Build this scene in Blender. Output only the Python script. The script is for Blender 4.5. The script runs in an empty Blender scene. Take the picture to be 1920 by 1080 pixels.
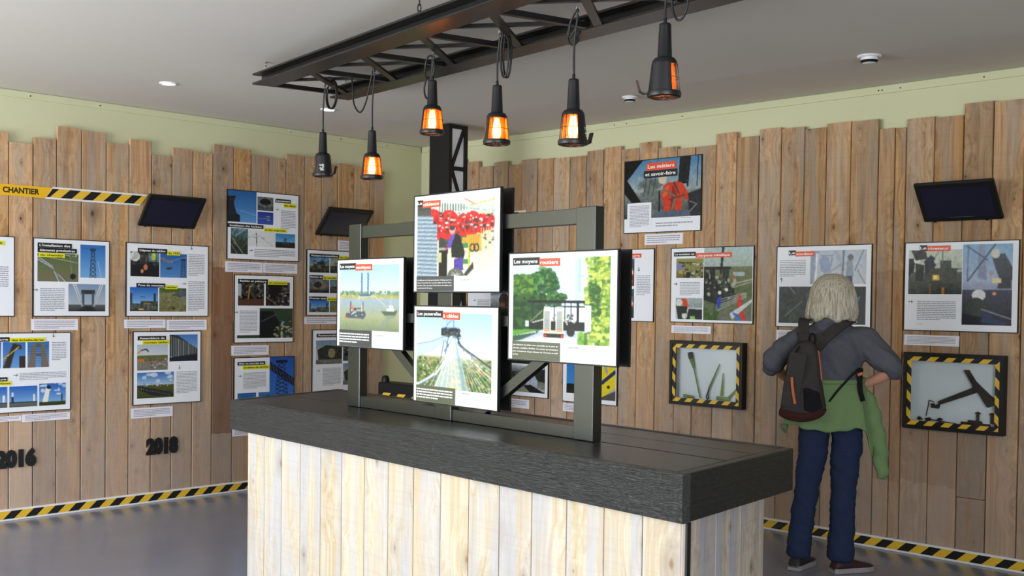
import bpy, bmesh, math, random
import numpy as np
from mathutils import Vector, Matrix
random.seed(7); rng = np.random.default_rng(11)
PI = math.pi
SC = bpy.context.scene
COL = SC.collection

# ------------------------------------------------------------------ camera
F_PX, CY_PX, EYE = 2098.924, 618.454, 1.45
MC = np.array([[0.71287563, 0.02662514, -0.70078487], [-0.01278263, 0.99960634, 0.02497519], [0.70117397, -0.00884633, 0.71293534]])
def w3(c):
    a = MC @ np.array(c, float); return np.array([a[0], a[2], -a[1]])
cam = bpy.data.cameras.new('camera'); co = bpy.data.objects.new('camera', cam); COL.objects.link(co)
cx_, cy_, cz_ = w3((1, 0, 0)), w3((0, -1, 0)), w3((0, 0, -1))
co.matrix_world = Matrix([[cx_[i], cy_[i], cz_[i], (0, 0, EYE)[i]] for i in range(3)] + [[0, 0, 0, 1]])
cam.sensor_width = 36; cam.lens = F_PX / 1920 * 36; cam.shift_y = (CY_PX - 540) / 1920
cam.clip_start = .05
SC.camera = co

# ------------------------------------------------------------------ world, daylight and fill, exposure
SC.view_settings.view_transform = 'Standard'; SC.view_settings.look = 'None'
SC.view_settings.gamma = 1; SC.view_settings.use_curve_mapping = False
SC.view_settings.exposure = 0.11
SC.cycles.use_denoising = True
SC.cycles.max_bounces = 8; SC.cycles.diffuse_bounces = 5; SC.cycles.transparent_max_bounces = 12
SC.cycles.sample_clamp_indirect = 6
wd = bpy.data.worlds.new('sky'); SC.world = wd; wd.use_nodes = True
wd.node_tree.nodes['Background'].inputs[0].default_value = (.72, .86, 1, 1)
wd.node_tree.nodes['Background'].inputs[1].default_value = 1.5
def area(name, loc, target, sx, sy, power, col):
    l = bpy.data.lights.new(name, 'AREA'); l.shape = 'RECTANGLE'; l.size = sx; l.size_y = sy; l.energy = power; l.color = col
    o = bpy.data.objects.new(name, l); COL.objects.link(o); o.location = loc
    o.rotation_euler = (Vector(target) - Vector(loc)).to_track_quat('-Z', 'Y').to_euler(); return o
area('daylight_window', (-5.15, -2.35, 1.45), (-5.15, 5, 1.3), 4.3, 2.3, 262, (.93, .96, 1.0))
area('ceiling_fill', (-5.2, -3.4, .1), (-5.4, 2.5, 2.8), 5.0, 1.6, 200, (1.0, .97, .90))  # added fill aimed upwards from outside, lifts the ceiling
area('side_fill', (2.35, -.45, 1.5), (-7, 2.0, 1.5), 3.0, 2.1, 220, (.95, .97, 1.0))  # added fill through an invented side opening, brightens left wall and counter end

# ------------------------------------------------------------------ picture to place helpers
CAMP = np.array([0, 0, EYE])
def ray(u, v): return w3(((u - 960) / F_PX, (v - CY_PX) / F_PX, 1.))
def onX(u, v, x): d = ray(u, v); return CAMP + d * x / d[0]
def onY(u, v, y): d = ray(u, v); return CAMP + d * y / d[1]
def onZ(u, v, z): d = ray(u, v); return CAMP + d * (z - EYE) / d[2]
def onP(u, v, p, n): d = ray(u, v); return CAMP + d * (np.dot(np.array(p) - CAMP, n) / np.dot(d, n))
XL, YR, ZC = -7.335, 6.320, 2.775          # plank faces of the two walls, ceiling height

# ------------------------------------------------------------------ materials
def lin(c):
    r = []
    for v in c[:3]:
        v = v / 255.
        r.append(v / 12.92 if v <= .04045 else ((v + .055) / 1.055) ** 2.4)
    return tuple(r) + (1,)
class NT:
    def __init__(s, name):
        s.m = bpy.data.materials.new(name); s.m.use_nodes = True; s.t = s.m.node_tree
        s.b = s.t.nodes['Principled BSDF']; s.out = s.t.nodes['Material Output']
    def n(s, typ, **k):
        o = s.t.nodes.new('ShaderNode' + typ)
        for a, v in k.items():
            if a.startswith('i_'):
                key = a[2:]; key = int(key) if key.isdigit() else key.replace('_', ' ')
                s.put(o.inputs[key], v)
            else: setattr(o, a, v)
        return o
    def put(s, sock, v):
        if isinstance(v, bpy.types.NodeSocket): s.t.links.new(v, sock)
        elif isinstance(v, bpy.types.Node): s.t.links.new(v.outputs[0], sock)
        else: sock.default_value = v
    def math(s, op, a, b=None, c=None):
        o = s.t.nodes.new('ShaderNodeMath'); o.operation = op
        s.put(o.inputs[0], a)
        if b is not None: s.put(o.inputs[1], b)
        if c is not None: s.put(o.inputs[2], c)
        return o.outputs[0]
    def mix(s, f, a, b, mode='MIX'):
        o = s.t.nodes.new('ShaderNodeMix'); o.data_type = 'RGBA'; o.blend_type = mode
        s.put(o.inputs[0], f); s.put(o.inputs[6], a); s.put(o.inputs[7], b); return o.outputs[2]
    def ramp(s, f, stops):
        o = s.t.nodes.new('ShaderNodeValToRGB'); s.put(o.inputs[0], f)
        e = o.color_ramp.elements
        while len(e) < len(stops): e.new(.5)
        for q, (p, c) in zip(e, stops): q.position = p; q.color = c
        return o.outputs[0]
    def step(s, f, a, b):
        o = s.t.nodes.new('ShaderNodeMapRange'); s.put(o.inputs[0], f)
        o.inputs[1].default_value = a; o.inputs[2].default_value = b; return o.outputs[0]
    def noise(s, vec, scale, detail=3, rough=.5):
        o = s.t.nodes.new('ShaderNodeTexNoise'); s.put(o.inputs['Vector'], vec)
        o.inputs['Scale'].default_value = scale; o.inputs['Detail'].default_value = detail; o.inputs['Roughness'].default_value = rough
        return o.outputs[0]
    def bump(s, h, strength=.3, dist=.002):
        o = s.t.nodes.new('ShaderNodeBump'); o.inputs['Strength'].default_value = strength; o.inputs['Distance'].default_value = dist
        s.put(o.inputs['Height'], h); s.t.links.new(o.outputs[0], s.b.inputs['Normal'])
def plain(name, c, rough=.6, metal=0, var=.06, scale=30, bump=0, spec=None, emit=None, estr=0):
    t = NT(name); tc = t.n('TexCoord')
    nz = t.noise(tc.outputs['Object'], scale, 3)
    L = lin(c); d = tuple(max(0, v * (1 - 2.2 * var)) for v in L[:3]) + (1,); h = tuple(min(1, v * (1 + 2.2 * var)) for v in L[:3]) + (1,)
    t.put(t.b.inputs['Base Color'], t.mix(nz, d, h)); t.b.inputs['Roughness'].default_value = rough; t.b.inputs['Metallic'].default_value = metal
    if spec is not None: t.b.inputs['Specular IOR Level'].default_value = spec
    if bump: t.bump(nz, bump, .002)
    if emit: t.b.inputs['Emission Color'].default_value = lin(emit); t.b.inputs['Emission Strength'].default_value = estr
    return t.m
def wood(name, light, mid, dark, knot=(70, 45, 30), grey=None, rough=.75, axis=2, knots=1., bumps=.35, gs=1., lowgrey=.0, tonevar=.12, spec=.25, contrast=1., bdist=.003):
    """planed board: grain along an object axis, knots, saw marks, per-board tone and wet stains read from the board's own properties"""
    t = NT(name); tc = t.n('TexCoord'); oi = t.n('ObjectInfo')
    off = t.n('VectorMath', operation='SCALE'); t.put(off.inputs[0], t.n('CombineXYZ', i_0=oi.outputs['Random'], i_1=t.math('MULTIPLY', oi.outputs['Random'], 7.3), i_2=t.math('MULTIPLY', oi.outputs['Random'], 3.1)).outputs[0]); off.inputs['Scale'].default_value = 9
    pos = t.n('VectorMath', operation='ADD'); t.put(pos.inputs[0], tc.outputs['Object']); t.put(pos.inputs[1], off.outputs[0])
    P = pos.outputs[0]
    def st(along, across):
        s = [across] * 3; s[axis] = along
        m = t.n('VectorMath', operation='MULTIPLY'); t.put(m.inputs[0], P); m.inputs[1].default_value = s; return m.outputs[0]
    # knots
    sx = t.n('SeparateXYZ', i_0=P).outputs; oth = [k for k in range(3) if k != axis]
    vv = t.n('CombineXYZ', i_0=t.math('MULTIPLY', t.math('ADD', sx[oth[0]], sx[oth[1]]), 5.2 * gs), i_1=t.math('MULTIPLY', sx[axis], 3.4 * gs)).outputs[0]
    vo = t.n('TexVoronoi', voronoi_dimensions='2D'); t.put(vo.inputs['Vector'], vv); vo.inputs['Scale'].default_value = 1.
    kd = vo.outputs['Distance']
    swirl = t.math('MULTIPLY', t.math('SUBTRACT', .55, t.math('MINIMUM', kd, .55)), 1.2)
    gv = t.n('VectorMath', operation='ADD'); t.put(gv.inputs[0], st(.8, 46)); t.put(gv.inputs[1], t.n('CombineXYZ', i_0=t.math('MULTIPLY', swirl, 4.5), i_1=t.math('MULTIPLY', swirl, 4), i_2=0.).outputs[0])
    g1 = t.noise(gv.outputs[0], 1., 5, .6)
    g2 = t.noise(st(3, 170), 1., 4, .75)
    bl = t.noise(st(1.3, 7), 1., 3)
    c = t.ramp(g1, [(.28, lin(dark)), (.45, lin(mid)), (.62, lin(light)), (.8, lin(mid))])
    c = t.mix(t.math('MULTIPLY', t.step(bl, .42, .68), .5), c, lin(mid))
    if grey:
        c = t.mix(t.math('MULTIPLY', t.step(t.noise(st(.9, 9), 1.3, 4), .44, .62), .75), c, lin(grey))
    c = t.mix(t.math('MULTIPLY', t.step(t.noise(st(2.2, 30), 1.7, 3), .56, .74), .30 * contrast), c, lin(tuple(v * .66 for v in dark)))
    c = t.mix(t.math('MULTIPLY', t.step(g2, .5, .74), .30 * contrast), c, lin(tuple(v * .62 for v in dark)))
    c = t.mix(t.math('MULTIPLY', t.step(t.noise(st(1.6, 16), 1., 4, .6), .52, .70), .38 * contrast), c, lin(tuple(v * .78 for v in dark)))
    # saw marks across
    sm = t.noise(st(85, 2.5), 1., 2)
    c = t.mix(t.math('MULTIPLY', t.step(sm, .5, .8), .14), c, lin(tuple(v * .8 for v in dark)))
    vc = t.n('SeparateColor', i_0=vo.outputs['Color']).outputs
    kd = t.math('MULTIPLY', t.math('ADD', kd, t.math('MULTIPLY', t.math('SUBTRACT', g1, .5), .05)), t.math('ADD', 1.0, t.math('MULTIPLY', vc[1], 2.4)))
    kn = t.step(kd, .10 * knots, .02 * knots)
    halo = t.step(kd, .42 * knots, .06 * knots)
    pick = t.math('MULTIPLY', t.math('GREATER_THAN', vc[0], .40), t.math('ADD', .45, t.math('MULTIPLY', vc[2], .5)))
    c = t.mix(t.math('MULTIPLY', t.math('MULTIPLY', halo, pick), .6), c, lin(tuple(v * .75 for v in dark)))
    c = t.mix(t.math('MULTIPLY', kn, pick), c, lin(knot))
    # bleached foot of the boards (walls only)
    wz = t.n('SeparateXYZ', i_0=t.n('NewGeometry').outputs['Position']).outputs[2]
    if lowgrey:
        f = t.math('MULTIPLY', t.step(t.math('ADD', wz, t.math('MULTIPLY', g1, .5)), 1.6, .5), lowgrey)
        c = t.mix(f, c, lin((178, 160, 150)))
    tone = t.n('Attribute', attribute_type='OBJECT', attribute_name='tone').outputs['Fac']
    rnd = t.math('MULTIPLY', t.math('SUBTRACT', oi.outputs['Random'], .5), tonevar * 2)
    br = t.math('ADD', t.math('ADD', 1., rnd), tone)
    hsv = t.n('HueSaturation'); t.put(hsv.inputs['Color'], c); t.put(hsv.inputs['Value'], br)
    t.put(hsv.inputs['Saturation'], t.math('ADD', .92, t.math('MULTIPLY', t.math('FRACT', t.math('MULTIPLY', oi.outputs['Random'], 17.)), .22)))
    c = hsv.outputs[0]
    if lowgrey:
        s0 = t.n('Attribute', attribute_type='OBJECT', attribute_name='stain_low').outputs['Fac']
        s1 = t.n('Attribute', attribute_type='OBJECT', attribute_name='stain_high').outputs['Fac']
        sa = t.n('Attribute', attribute_type='OBJECT', attribute_name='stain').outputs['Fac']
        wob = t.math('MULTIPLY', t.noise(st(5, 14), 1., 2), .05)
        zz = t.math('ADD', wz, wob)
        ins = t.math('MULTIPLY', t.math('GREATER_THAN', zz, s0), t.math('LESS_THAN', zz, s1))
        c = t.mix(t.math('MULTIPLY', t.math('MULTIPLY', ins, sa), .75), c, lin((110, 66, 42)))
    t.put(t.b.inputs['Base Color'], c); t.b.inputs['Roughness'].default_value = rough; t.b.inputs['Specular IOR Level'].default_value = spec
    t.bump(t.math('ADD', t.math('MULTIPLY', g1, .6), t.math('MULTIPLY', g2, .5)), bumps, bdist)
    return t.m
def stripes(name, period=.142, phase=0., slant=1.1):
    t = NT(name); tc = t.n('TexCoord'); sp = t.n('SeparateXYZ', i_0=tc.outputs['Object'])
    v = t.math('FRACT', t.math('DIVIDE', t.math('ADD', t.math('SUBTRACT', sp.outputs[0], t.math('MULTIPLY', sp.outputs[1], slant)), phase + 40 * period), period))
    nz = t.noise(tc.outputs['Object'], 40, 2)
    c = t.mix(t.math('GREATER_THAN', v, .5), t.mix(nz, lin((226, 180, 40)), lin((236, 196, 66))), lin((22, 22, 24)))
    t.put(t.b.inputs['Base Color'], c); t.b.inputs['Roughness'].default_value = .45; return t.m
def colour_attr(name, rough=.35):
    t = NT(name); a = t.n('Attribute', attribute_name='ink'); t.put(t.b.inputs['Base Color'], a.outputs['Color'])
    t.b.inputs['Roughness'].default_value = rough; t.b.inputs['Specular IOR Level'].default_value = .3; return t.m

M = {}
M['plank'] = wood('pine_plank', (216, 180, 140), (194, 154, 114), (156, 116, 82), knot=(60, 38, 24), grey=(176, 162, 146), lowgrey=.6, knots=.95, tonevar=.14)
M['plank_white'] = wood('whitewashed_plank', (214, 206, 190), (206, 190, 164), (190, 168, 136), knot=(150, 112, 84), grey=(188, 190, 200), knots=.7, bumps=.3, tonevar=.05, contrast=.5)
M['plank_grey'] = wood('greyer_plank', (200, 186, 168), (178, 164, 150), (146, 130, 114), knot=(110, 84, 66), grey=(158, 160, 170), knots=.8, tonevar=.05)  # greyer, darker boards for the counter's right end
M['black_wood'] = wood('black_stained_board', (20, 21, 22), (18, 19, 20), (14, 15, 16), knot=(10, 11, 12), rough=.32, axis=0, bumps=.9, knots=.9, tonevar=.02, spec=.8, bdist=.012)
M['black_top'] = wood('black_stained_top', (24, 23, 24), (22, 21, 22), (18, 17, 18), knot=(14, 13, 13), rough=.27, axis=0, bumps=.5, tonevar=.03, spec=.6, bdist=.004)
M['charcoal'] = plain('charcoal_paint', (20, 22, 22), .3, var=.08, scale=12, spec=1.)
M['black'] = plain('black_paint', (20, 20, 22), .5, spec=.4)
M['girder'] = plain('black_girder_paint', (18, 18, 19), .34, var=.12, scale=9, bump=.1)
M['black_plastic'] = plain('black_plastic', (24, 24, 26), .42, var=.08)
M['screen'] = plain('dark_screen', (34, 32, 52), .12, var=.03, scale=3)
M['cable'] = plain('black_cable', (22, 22, 23), .5)
M['white_frame'] = plain('white_trim_paint', (236, 237, 240), .45, var=.01)
M['wall_paint'] = plain('pale_green_wall_paint', (208, 208, 172), .85, var=.012, scale=2.2)
M['ceiling_paint'] = plain('ceiling_paint', (218, 213, 206), .9, var=.012, scale=1.5)
M['dark_wall'] = plain('low_bounce_paint', (58, 58, 60), .8, var=.02)  # unseen wall made dark to hold back bounce and reflections
M['sheet'] = plain('print_paper', (240, 243, 250), .4, var=.005, spec=.3)
M['sheet2'] = plain('note_paper', (238, 236, 248), .55, var=.005, spec=.3)
M['ink_black'] = plain('black_ink', (26, 28, 30), .4)
M['ink_dark'] = plain('dark_grey_ink', (70, 72, 74), .4)
M['ink_green'] = plain('olive_ink', (92, 96, 76), .4)
M['ink_grey'] = plain('grey_ink', (150, 152, 160), .5)
M['ink_pale'] = plain('pale_ink', (196, 204, 226), .5)
M['ink_white'] = plain('white_ink', (246, 246, 246), .4, var=0)
M['ink_orange'] = plain('orange_ink', (232, 84, 48), .4, var=.01)
M['ink_yellow'] = plain('yellow_ink', (232, 226, 32), .4, var=.01)
M['ink_red'] = plain('red_ink', (222, 70, 90), .4, var=.01)
M['ink_amber'] = plain('amber_band', (238, 186, 28), .45, var=.01)
M['photo'] = colour_attr('photo_print')
M['stripe_left'] = stripes('hazard_stripes_left', phase=.02)
M['stripe_right'] = stripes('hazard_stripes_right', phase=.02)
M['stripe_band'] = stripes('hazard_stripes_band', period=.146, phase=-.03)
M['stripe_case'] = stripes('hazard_stripes_case', period=.10)
M['stripe_wide'] = stripes('hazard_stripes_wide', period=.17, phase=.06, slant=1.0)
M['steel'] = plain('galvanised_steel', (170, 172, 172), .35, 1.0, var=.05)
M['dark_steel'] = plain('rusty_iron', (66, 54, 48), .7, .3, var=.2, scale=60, bump=.6)
def floor_mat():
    t = NT('grey_vinyl_floor'); tc = t.n('TexCoord')
    n1 = t.noise(tc.outputs['Object'], .9, 4); n2 = t.noise(tc.outputs['Object'], 9, 5)
    c = t.mix(t.step(n1, .35, .65), lin((122, 126, 142)), lin((132, 136, 154)))
    t.put(t.b.inputs['Base Color'], c)
    t.put(t.b.inputs['Roughness'], t.math('ADD', .17, t.math('MULTIPLY', n2, .07))); t.b.inputs['Specular IOR Level'].default_value = .6
    t.bump(n1, .03, .002); return t.m
M['floor'] = floor_mat()
def glassy(name, tint, diff, f):
    t = NT(name); nd = t.t.nodes
    tr = nd.new('ShaderNodeBsdfTransparent'); tr.inputs[0].default_value = lin(tint)
    tl = nd.new('ShaderNodeBsdfTranslucent'); tl.inputs[0].default_value = lin(diff)
    gl = nd.new('ShaderNodeBsdfGlossy'); gl.inputs['Roughness'].default_value = .06; gl.inputs[0].default_value = (1, 1, 1, 1)
    fr = nd.new('ShaderNodeFresnel'); fr.inputs[0].default_value = 1.45
    m1 = nd.new('ShaderNodeMixShader'); m1.inputs[0].default_value = f
    m2 = nd.new('ShaderNodeMixShader')
    L = t.t.links.new
    L(tr.outputs[0], m1.inputs[1]); L(tl.outputs[0], m1.inputs[2]); L(fr.outputs[0], m2.inputs[0]); L(m1.outputs[0], m2.inputs[1]); L(gl.outputs[0], m2.inputs[2])
    L(m2.outputs[0], t.out.inputs[0]); return t.m
M['lamp_glass'] = glassy('amber_lit_glass', (255, 222, 176), (255, 132, 52), .13)
M['case_glass'] = glassy('clear_case_glass', (250, 252, 252), (255, 255, 255), .0)
M['bulb'] = plain('glowing_bulb', (255, 190, 90), .3, emit=(255, 190, 104), estr=22)
M['filament'] = plain('filament', (255, 220, 150), .3, emit=(255, 205, 120), estr=50)
M['lamp_inner'] = plain('copper_reflector', (240, 112, 44), .45, 0)
M['downlight'] = plain('downlight_glow', (255, 255, 255), .3, emit=(255, 252, 245), estr=6)

# ------------------------------------------------------------------ object helpers
def link(o, parent=None):
    COL.objects.link(o)
    if parent is not None: o.parent = parent
    return o
def tag(o, label=None, cat=None, group=None, kind=None):
    if label: o['label'] = label
    if cat: o['category'] = cat
    if group: o['group'] = group
    if kind: o['kind'] = kind
    return o
def empty(name, label, cat, mat=None, loc=None, group=None):
    o = bpy.data.objects.new(name, None); o.empty_display_size = .1
    if mat is not None: o.matrix_world = mat
    if loc is not None: o.location = loc
    link(o); return tag(o, label, cat, group)
def new(name, verts, faces, mat, parent=None, smooth=False, loc=None, mats=None, fm=None):
    me = bpy.data.meshes.new(name); me.from_pydata([tuple(v) for v in verts], [], [tuple(f) for f in faces])
    for m in (mats or [mat]): me.materials.append(m)
    if fm: me.polygons.foreach_set('material_index', fm)
    if smooth: me.polygons.foreach_set('use_smooth', [True] * len(me.polygons))
    me.update()
    o = bpy.data.objects.new(name, me)
    if loc is not None: o.location = loc
    return link(o, parent)
class G:
    """collects simple shapes of one part into one mesh"""
    def __init__(s): s.v = []; s.f = []
    def add(s, v, f):
        b = len(s.v); s.v += [tuple(q) for q in v]; s.f += [tuple(b + i for i in q) for q in f]; return s
    def box(s, a, b, T=None):
        x0, y0, z0 = a; x1, y1, z1 = b
        v = [(x0, y0, z0), (x1, y0, z0), (x1, y1, z0), (x0, y1, z0), (x0, y0, z1), (x1, y0, z1), (x1, y1, z1), (x0, y1, z1)]
        if T is not None: v = [tuple(T @ Vector(q)) for q in v]
        return s.add(v, [(0, 3, 2, 1), (4, 5, 6, 7), (0, 1, 5, 4), (1, 2, 6, 5), (2, 3, 7, 6), (3, 0, 4, 7)])
    def quad(s, x0, y0, x1, y1, z): return s.add([(x0, y0, z), (x1, y0, z), (x1, y1, z), (x0, y1, z)], [(0, 1, 2, 3)])
    def prism(s, poly, z0, z1):
        n = len(poly); v = [(x, y, z0) for x, y in poly] + [(x, y, z1) for x, y in poly]
        return s.add(v, [tuple(range(n))[::-1], tuple(range(n, 2 * n))] + [(i, (i + 1) % n, n + (i + 1) % n, n + i) for i in range(n)])
    def lathe(s, prof, n=24, a0=0, a1=2 * PI, c=(0, 0, 0)):
        full = abs(a1 - a0 - 2 * PI) < 1e-6; m = n if full else n + 1; v = []; f = []
        for r, z in prof:
            for i in range(m):
                a = a0 + (a1 - a0) * i / n; v.append((c[0] + r * math.cos(a), c[1] + r * math.sin(a), c[2] + z))
        for k in range(len(prof) - 1):
            for i in range(n):
                j = (i + 1) % m; f.append((k * m + i, k * m + j, (k + 1) * m + j, (k + 1) * m + i))
        return s.add(v, f)
    def tube(s, pts, r, n=8, closed=False, cap=True):
        P = [Vector(p) for p in pts]; N = len(P); rr = r if isinstance(r, (list, tuple)) else [r] * N; rings = []; up = Vector((0, 0, 1)); prev = None
        for i, p in enumerate(P):
            t = (P[(i + 1) % N] - P[i - 1]) if closed else (P[min(i + 1, N - 1)] - P[max(i - 1, 0)])
            t.normalize()
            if prev is None:
                a = t.cross(up); a = a if a.length > 1e-3 else t.cross(Vector((1, 0, 0)))
            else: a = prev - t * prev.dot(t)
            a.normalize(); prev = a; b = t.cross(a)
            rings.append([p + (a * math.cos(2 * PI * k / n) + b * math.sin(2 * PI * k / n)) * rr[i] for k in range(n)])
        v = [tuple(q) for R in rings for q in R]; f = []
        for i in range(N if closed else N - 1):
            j = (i + 1) % N
            for k in range(n): f.append((i * n + k, i * n + (k + 1) % n, j * n + (k + 1) % n, j * n + k))
        if cap and not closed: f += [tuple(range(n))[::-1], tuple((N - 1) * n + k for k in range(n))]
        return s.add(v, f)
    def sphere(s, c, r, n=14, m=8):
        rx, ry, rz = r if isinstance(r, (list, tuple)) else (r, r, r); v = []; f = []
        for j in range(m + 1):
            b = PI * j / m
            for i in range(n):
                a = 2 * PI * i / n; v.append((c[0] + rx * math.sin(b) * math.cos(a), c[1] + ry * math.sin(b) * math.sin(a), c[2] - rz * math.cos(b)))
        for j in range(m):
            for i in range(n): f.append((j * n + i, j * n + (i + 1) % n, (j + 1) * n + (i + 1) % n, (j + 1) * n + i))
        return s.add(v, f)
    def build(s, name, mat, parent=None, smooth=False, loc=None, bevel=0, seg=2, auto=None):
        o = new(name, s.v, s.f, mat, parent, smooth, loc)
        bm = bmesh.new(); bm.from_mesh(o.data); bmesh.ops.remove_doubles(bm, verts=bm.verts, dist=1e-5)
        bmesh.ops.recalc_face_normals(bm, faces=bm.faces)
        if bevel: bmesh.ops.bevel(bm, geom=[e for e in bm.edges if len(e.link_faces) == 2 and e.calc_face_angle(0) > .5], offset=bevel, segments=seg, affect='EDGES', profile=.5)
        bm.to_mesh(o.data); bm.free()
        if auto:
            for p in o.data.polygons: p.use_smooth = True
            o.data.set_sharp_from_angle(angle=auto)
        return o
def smoothpath(pts, k=6):
    P = [Vector(p) for p in pts]; out = []
    for i in range(len(P) - 1):
        a, b, c, d = P[max(i - 1, 0)], P[i], P[i + 1], P[min(i + 2, len(P) - 1)]
        for j in range(k):
            t = j / k; out.append(.5 * ((2 * b) + (c - a) * t + (2 * a - 5 * b + 4 * c - d) * t * t + (3 * b - a - 3 * c + d) * t ** 3))
    out.append(P[-1]); return out
_tc = {}
def text_mesh(body, bold=0.):
    k = (body, bold)
    if k not in _tc:
        c = bpy.data.curves.new('t', 'FONT'); c.body = body; c.size = 1; c.offset = bold; c.resolution_u = 3; c.fill_mode = 'FRONT'
        o = bpy.data.objects.new('t', c); COL.objects.link(o); bpy.context.view_layer.update()
        me = bpy.data.meshes.new_from_object(o.evaluated_get(bpy.context.evaluated_depsgraph_get()))
        v = [tuple(q.co) for q in me.vertices]; f = [tuple(p.vertices) for p in me.polygons]
        bpy.data.objects.remove(o); bpy.data.curves.remove(c); bpy.data.meshes.remove(me)
        xs = [q[0] for q in v]; ys = [q[1] for q in v]; _tc[k] = (v, f, min(xs), max(xs))
    return _tc[k]
def lettering(g, body, x0, x1, ybase, height, z, bold=.015, fit=True, zt=None):
    """text in g: cap height .73 of size; stretched to x0..x1"""
    v, f, a, b = text_mesh(body, bold); s = height / .73; sx = (x1 - x0) / (b - a) if fit else s
    if zt is None: g.add([(x0 + (q[0] - a) * sx, ybase + q[1] * s, z) for q in v], f)
    else: g.add([(x0 + (q[0] - a) * sx, ybase + q[1] * s, z) for q in v], f)

# ------------------------------------------------------------------ little painter for the printed photographs
class Pic:
    def __init__(s, w, h): s.w, s.h = w, h; s.a = np.full((h, w, 3), 200.); s.Y, s.X = np.mgrid[0:h, 0:w]; s.X = (s.X + .5) / w; s.Y = (s.Y + .5) / h
    def grad(s, c0, c1, y0=0., y1=1., x0=0., x1=1.):
        m = (s.Y >= y0) & (s.Y < y1 + 1e-6) & (s.X >= x0) & (s.X <= x1); t = np.clip((s.Y - y0) / max(y1 - y0, 1e-6), 0, 1)[..., None]
        s.a = np.where(m[..., None], np.array(c0) * (1 - t) + np.array(c1) * t, s.a)
    def mask(s, pts):
        m = np.zeros((s.h, s.w), bool); n = len(pts)
        for i in range(n):
            x0, y0 = pts[i]; x1, y1 = pts[(i + 1) % n]
            if y0 == y1: continue
            c = ((y0 > s.Y) != (y1 > s.Y)) & (s.X < (x1 - x0) * (s.Y - y0) / (y1 - y0) + x0); m ^= c
        return m
    def put(s, m, c, al=1.): s.a = np.where(m[..., None], s.a * (1 - al) + np.array(c, float) * al, s.a)
    def poly(s, c, *p, al=1.): s.put(s.mask(p), c, al)
    def rect(s, c, x0, y0, x1, y1, al=1.): s.put((s.X >= x0) & (s.X <= x1) & (s.Y >= y0) & (s.Y <= y1), c, al)
    def ell(s, c, x, y, rx, ry, al=1.): s.put(((s.X - x) / rx) ** 2 + ((s.Y - y) / ry) ** 2 <= 1, c, al)
    def ring(s, c, x, y, rx, ry, t, al=1.):
        d = np.sqrt(((s.X - x) / rx) ** 2 + ((s.Y - y) / ry) ** 2); s.put(np.abs(d - 1) < t, c, al)
    def line(s, c, w, *p, al=1.):
        for (x0, y0), (x1, y1) in zip(p[:-1], p[1:]):
            dx, dy = x1 - x0, y1 - y0; L = dx * dx + dy * dy + 1e-9; t = np.clip(((s.X - x0) * dx + (s.Y - y0) * dy) / L, 0, 1)
            d = np.hypot(s.X - x0 - t * dx, s.Y - y0 - t * dy); s.put(d < max(w / 2, .55 / s.w), c, al)
    def noise(s, amp, k=6, y0=0., y1=1., m=None, x0=0., x1=1.):
        hh, ww = max(2, int(s.h / k)) + 2, max(2, int(s.w / k)) + 2; g = rng.standard_normal((hh, ww))
        yi = np.arange(s.h) / s.h * (hh - 1.01); xi = np.arange(s.w) / s.w * (ww - 1.01); a, b = yi.astype(int), xi.astype(int); fy, fx = (yi - a)[:, None], (xi - b)[None]
        n = (g[a][:, b] * (1 - fy) + g[a + 1][:, b] * fy) * (1 - fx) + (g[a][:, b + 1] * (1 - fy) + g[a + 1][:, b + 1] * fy) * fx
        q = (s.Y >= y0) & (s.Y <= y1) & (s.X >= x0) & (s.X <= x1)
        if m is not None: q &= m
        s.a = np.where(q[..., None], s.a + (n * amp)[..., None], s.a)
    def dabs(s, cols, n, x0, y0, x1, y1, r=.03, shape=None):
        for _ in range(n):
            x = x0 + (x1 - x0) * rng.random(); y = y0 + (y1 - y0) * rng.random()
            if shape and not shape(x, y): continue
            c = cols[int(rng.random() * len(cols))]; s.ell(c, x, y, r * (.5 + rng.random()), r * (.4 + .8 * rng.random()), .8)
BLUE, BLUE2, PALE, WATER, DK, GR = (58, 122, 196), (120, 168, 216), (196, 214, 228), (138, 134, 96), (34, 36, 38), (70, 88, 50)
def clouds(p, y1=.6, n=14):
    p.dabs([(226, 232, 240), (206, 218, 234)], n, 0, 0, 1, y1, .07)
def tower(p, x, y0, y1, w, c=(46, 52, 62), n=7, legs=True):
    for s in (-1, 1): p.line(c, .014, (x + s * w * .45, y0), (x + s * w, y1))
    for i in range(n):
        a = y0 + (y1 - y0) * i / n; b = y0 + (y1 - y0) * (i + 1) / n; wa = w * (.45 + .55 * i / n); wb = w * (.45 + .55 * (i + 1) / n)
        p.line(c, .01, (x - wa, a), (x + wb, b)); p.line(c, .01, (x + wa, a), (x - wb, b))
    p.rect(c, x - w * .9, y0 - .04, x + w * .9, y0 + .03)
def ph_sky(p, x=.5, y0=.15, w=.12):
    p.grad((52, 112, 188), (120, 172, 222)); tower(p, x, y0, 1., w); p.line((60, 90, 140), .008, (0, .1), (x, y0)); p.line((60, 90, 140), .008, (x, y0), (1, .05)); p.line((200, 210, 220), .01, (x + .2, .5), (x + .32, 1))
def ph_cables(p):
    p.grad((90, 108, 70), (122, 116, 88)); p.rect((66, 92, 48), .35, 0, 1, .12); p.dabs([(52, 80, 38), (84, 112, 52), (168, 176, 160)], 40, .2, 0, 1, .16, .03)
    for i, c in enumerate([(196, 204, 214), (120, 128, 138), (210, 214, 220), (90, 96, 104)]): p.line(c, .022, (0, .12 + .05 * i), (.35, .45 + .03 * i), (.52 + .08 * i, 1))
    p.line((220, 224, 228), .012, (.1, .1), (1, .32)); p.line((150, 156, 160), .01, (.8, 0), (.82, .9)); p.ell((40, 42, 46), .86, .8, .07, .1)
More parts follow.
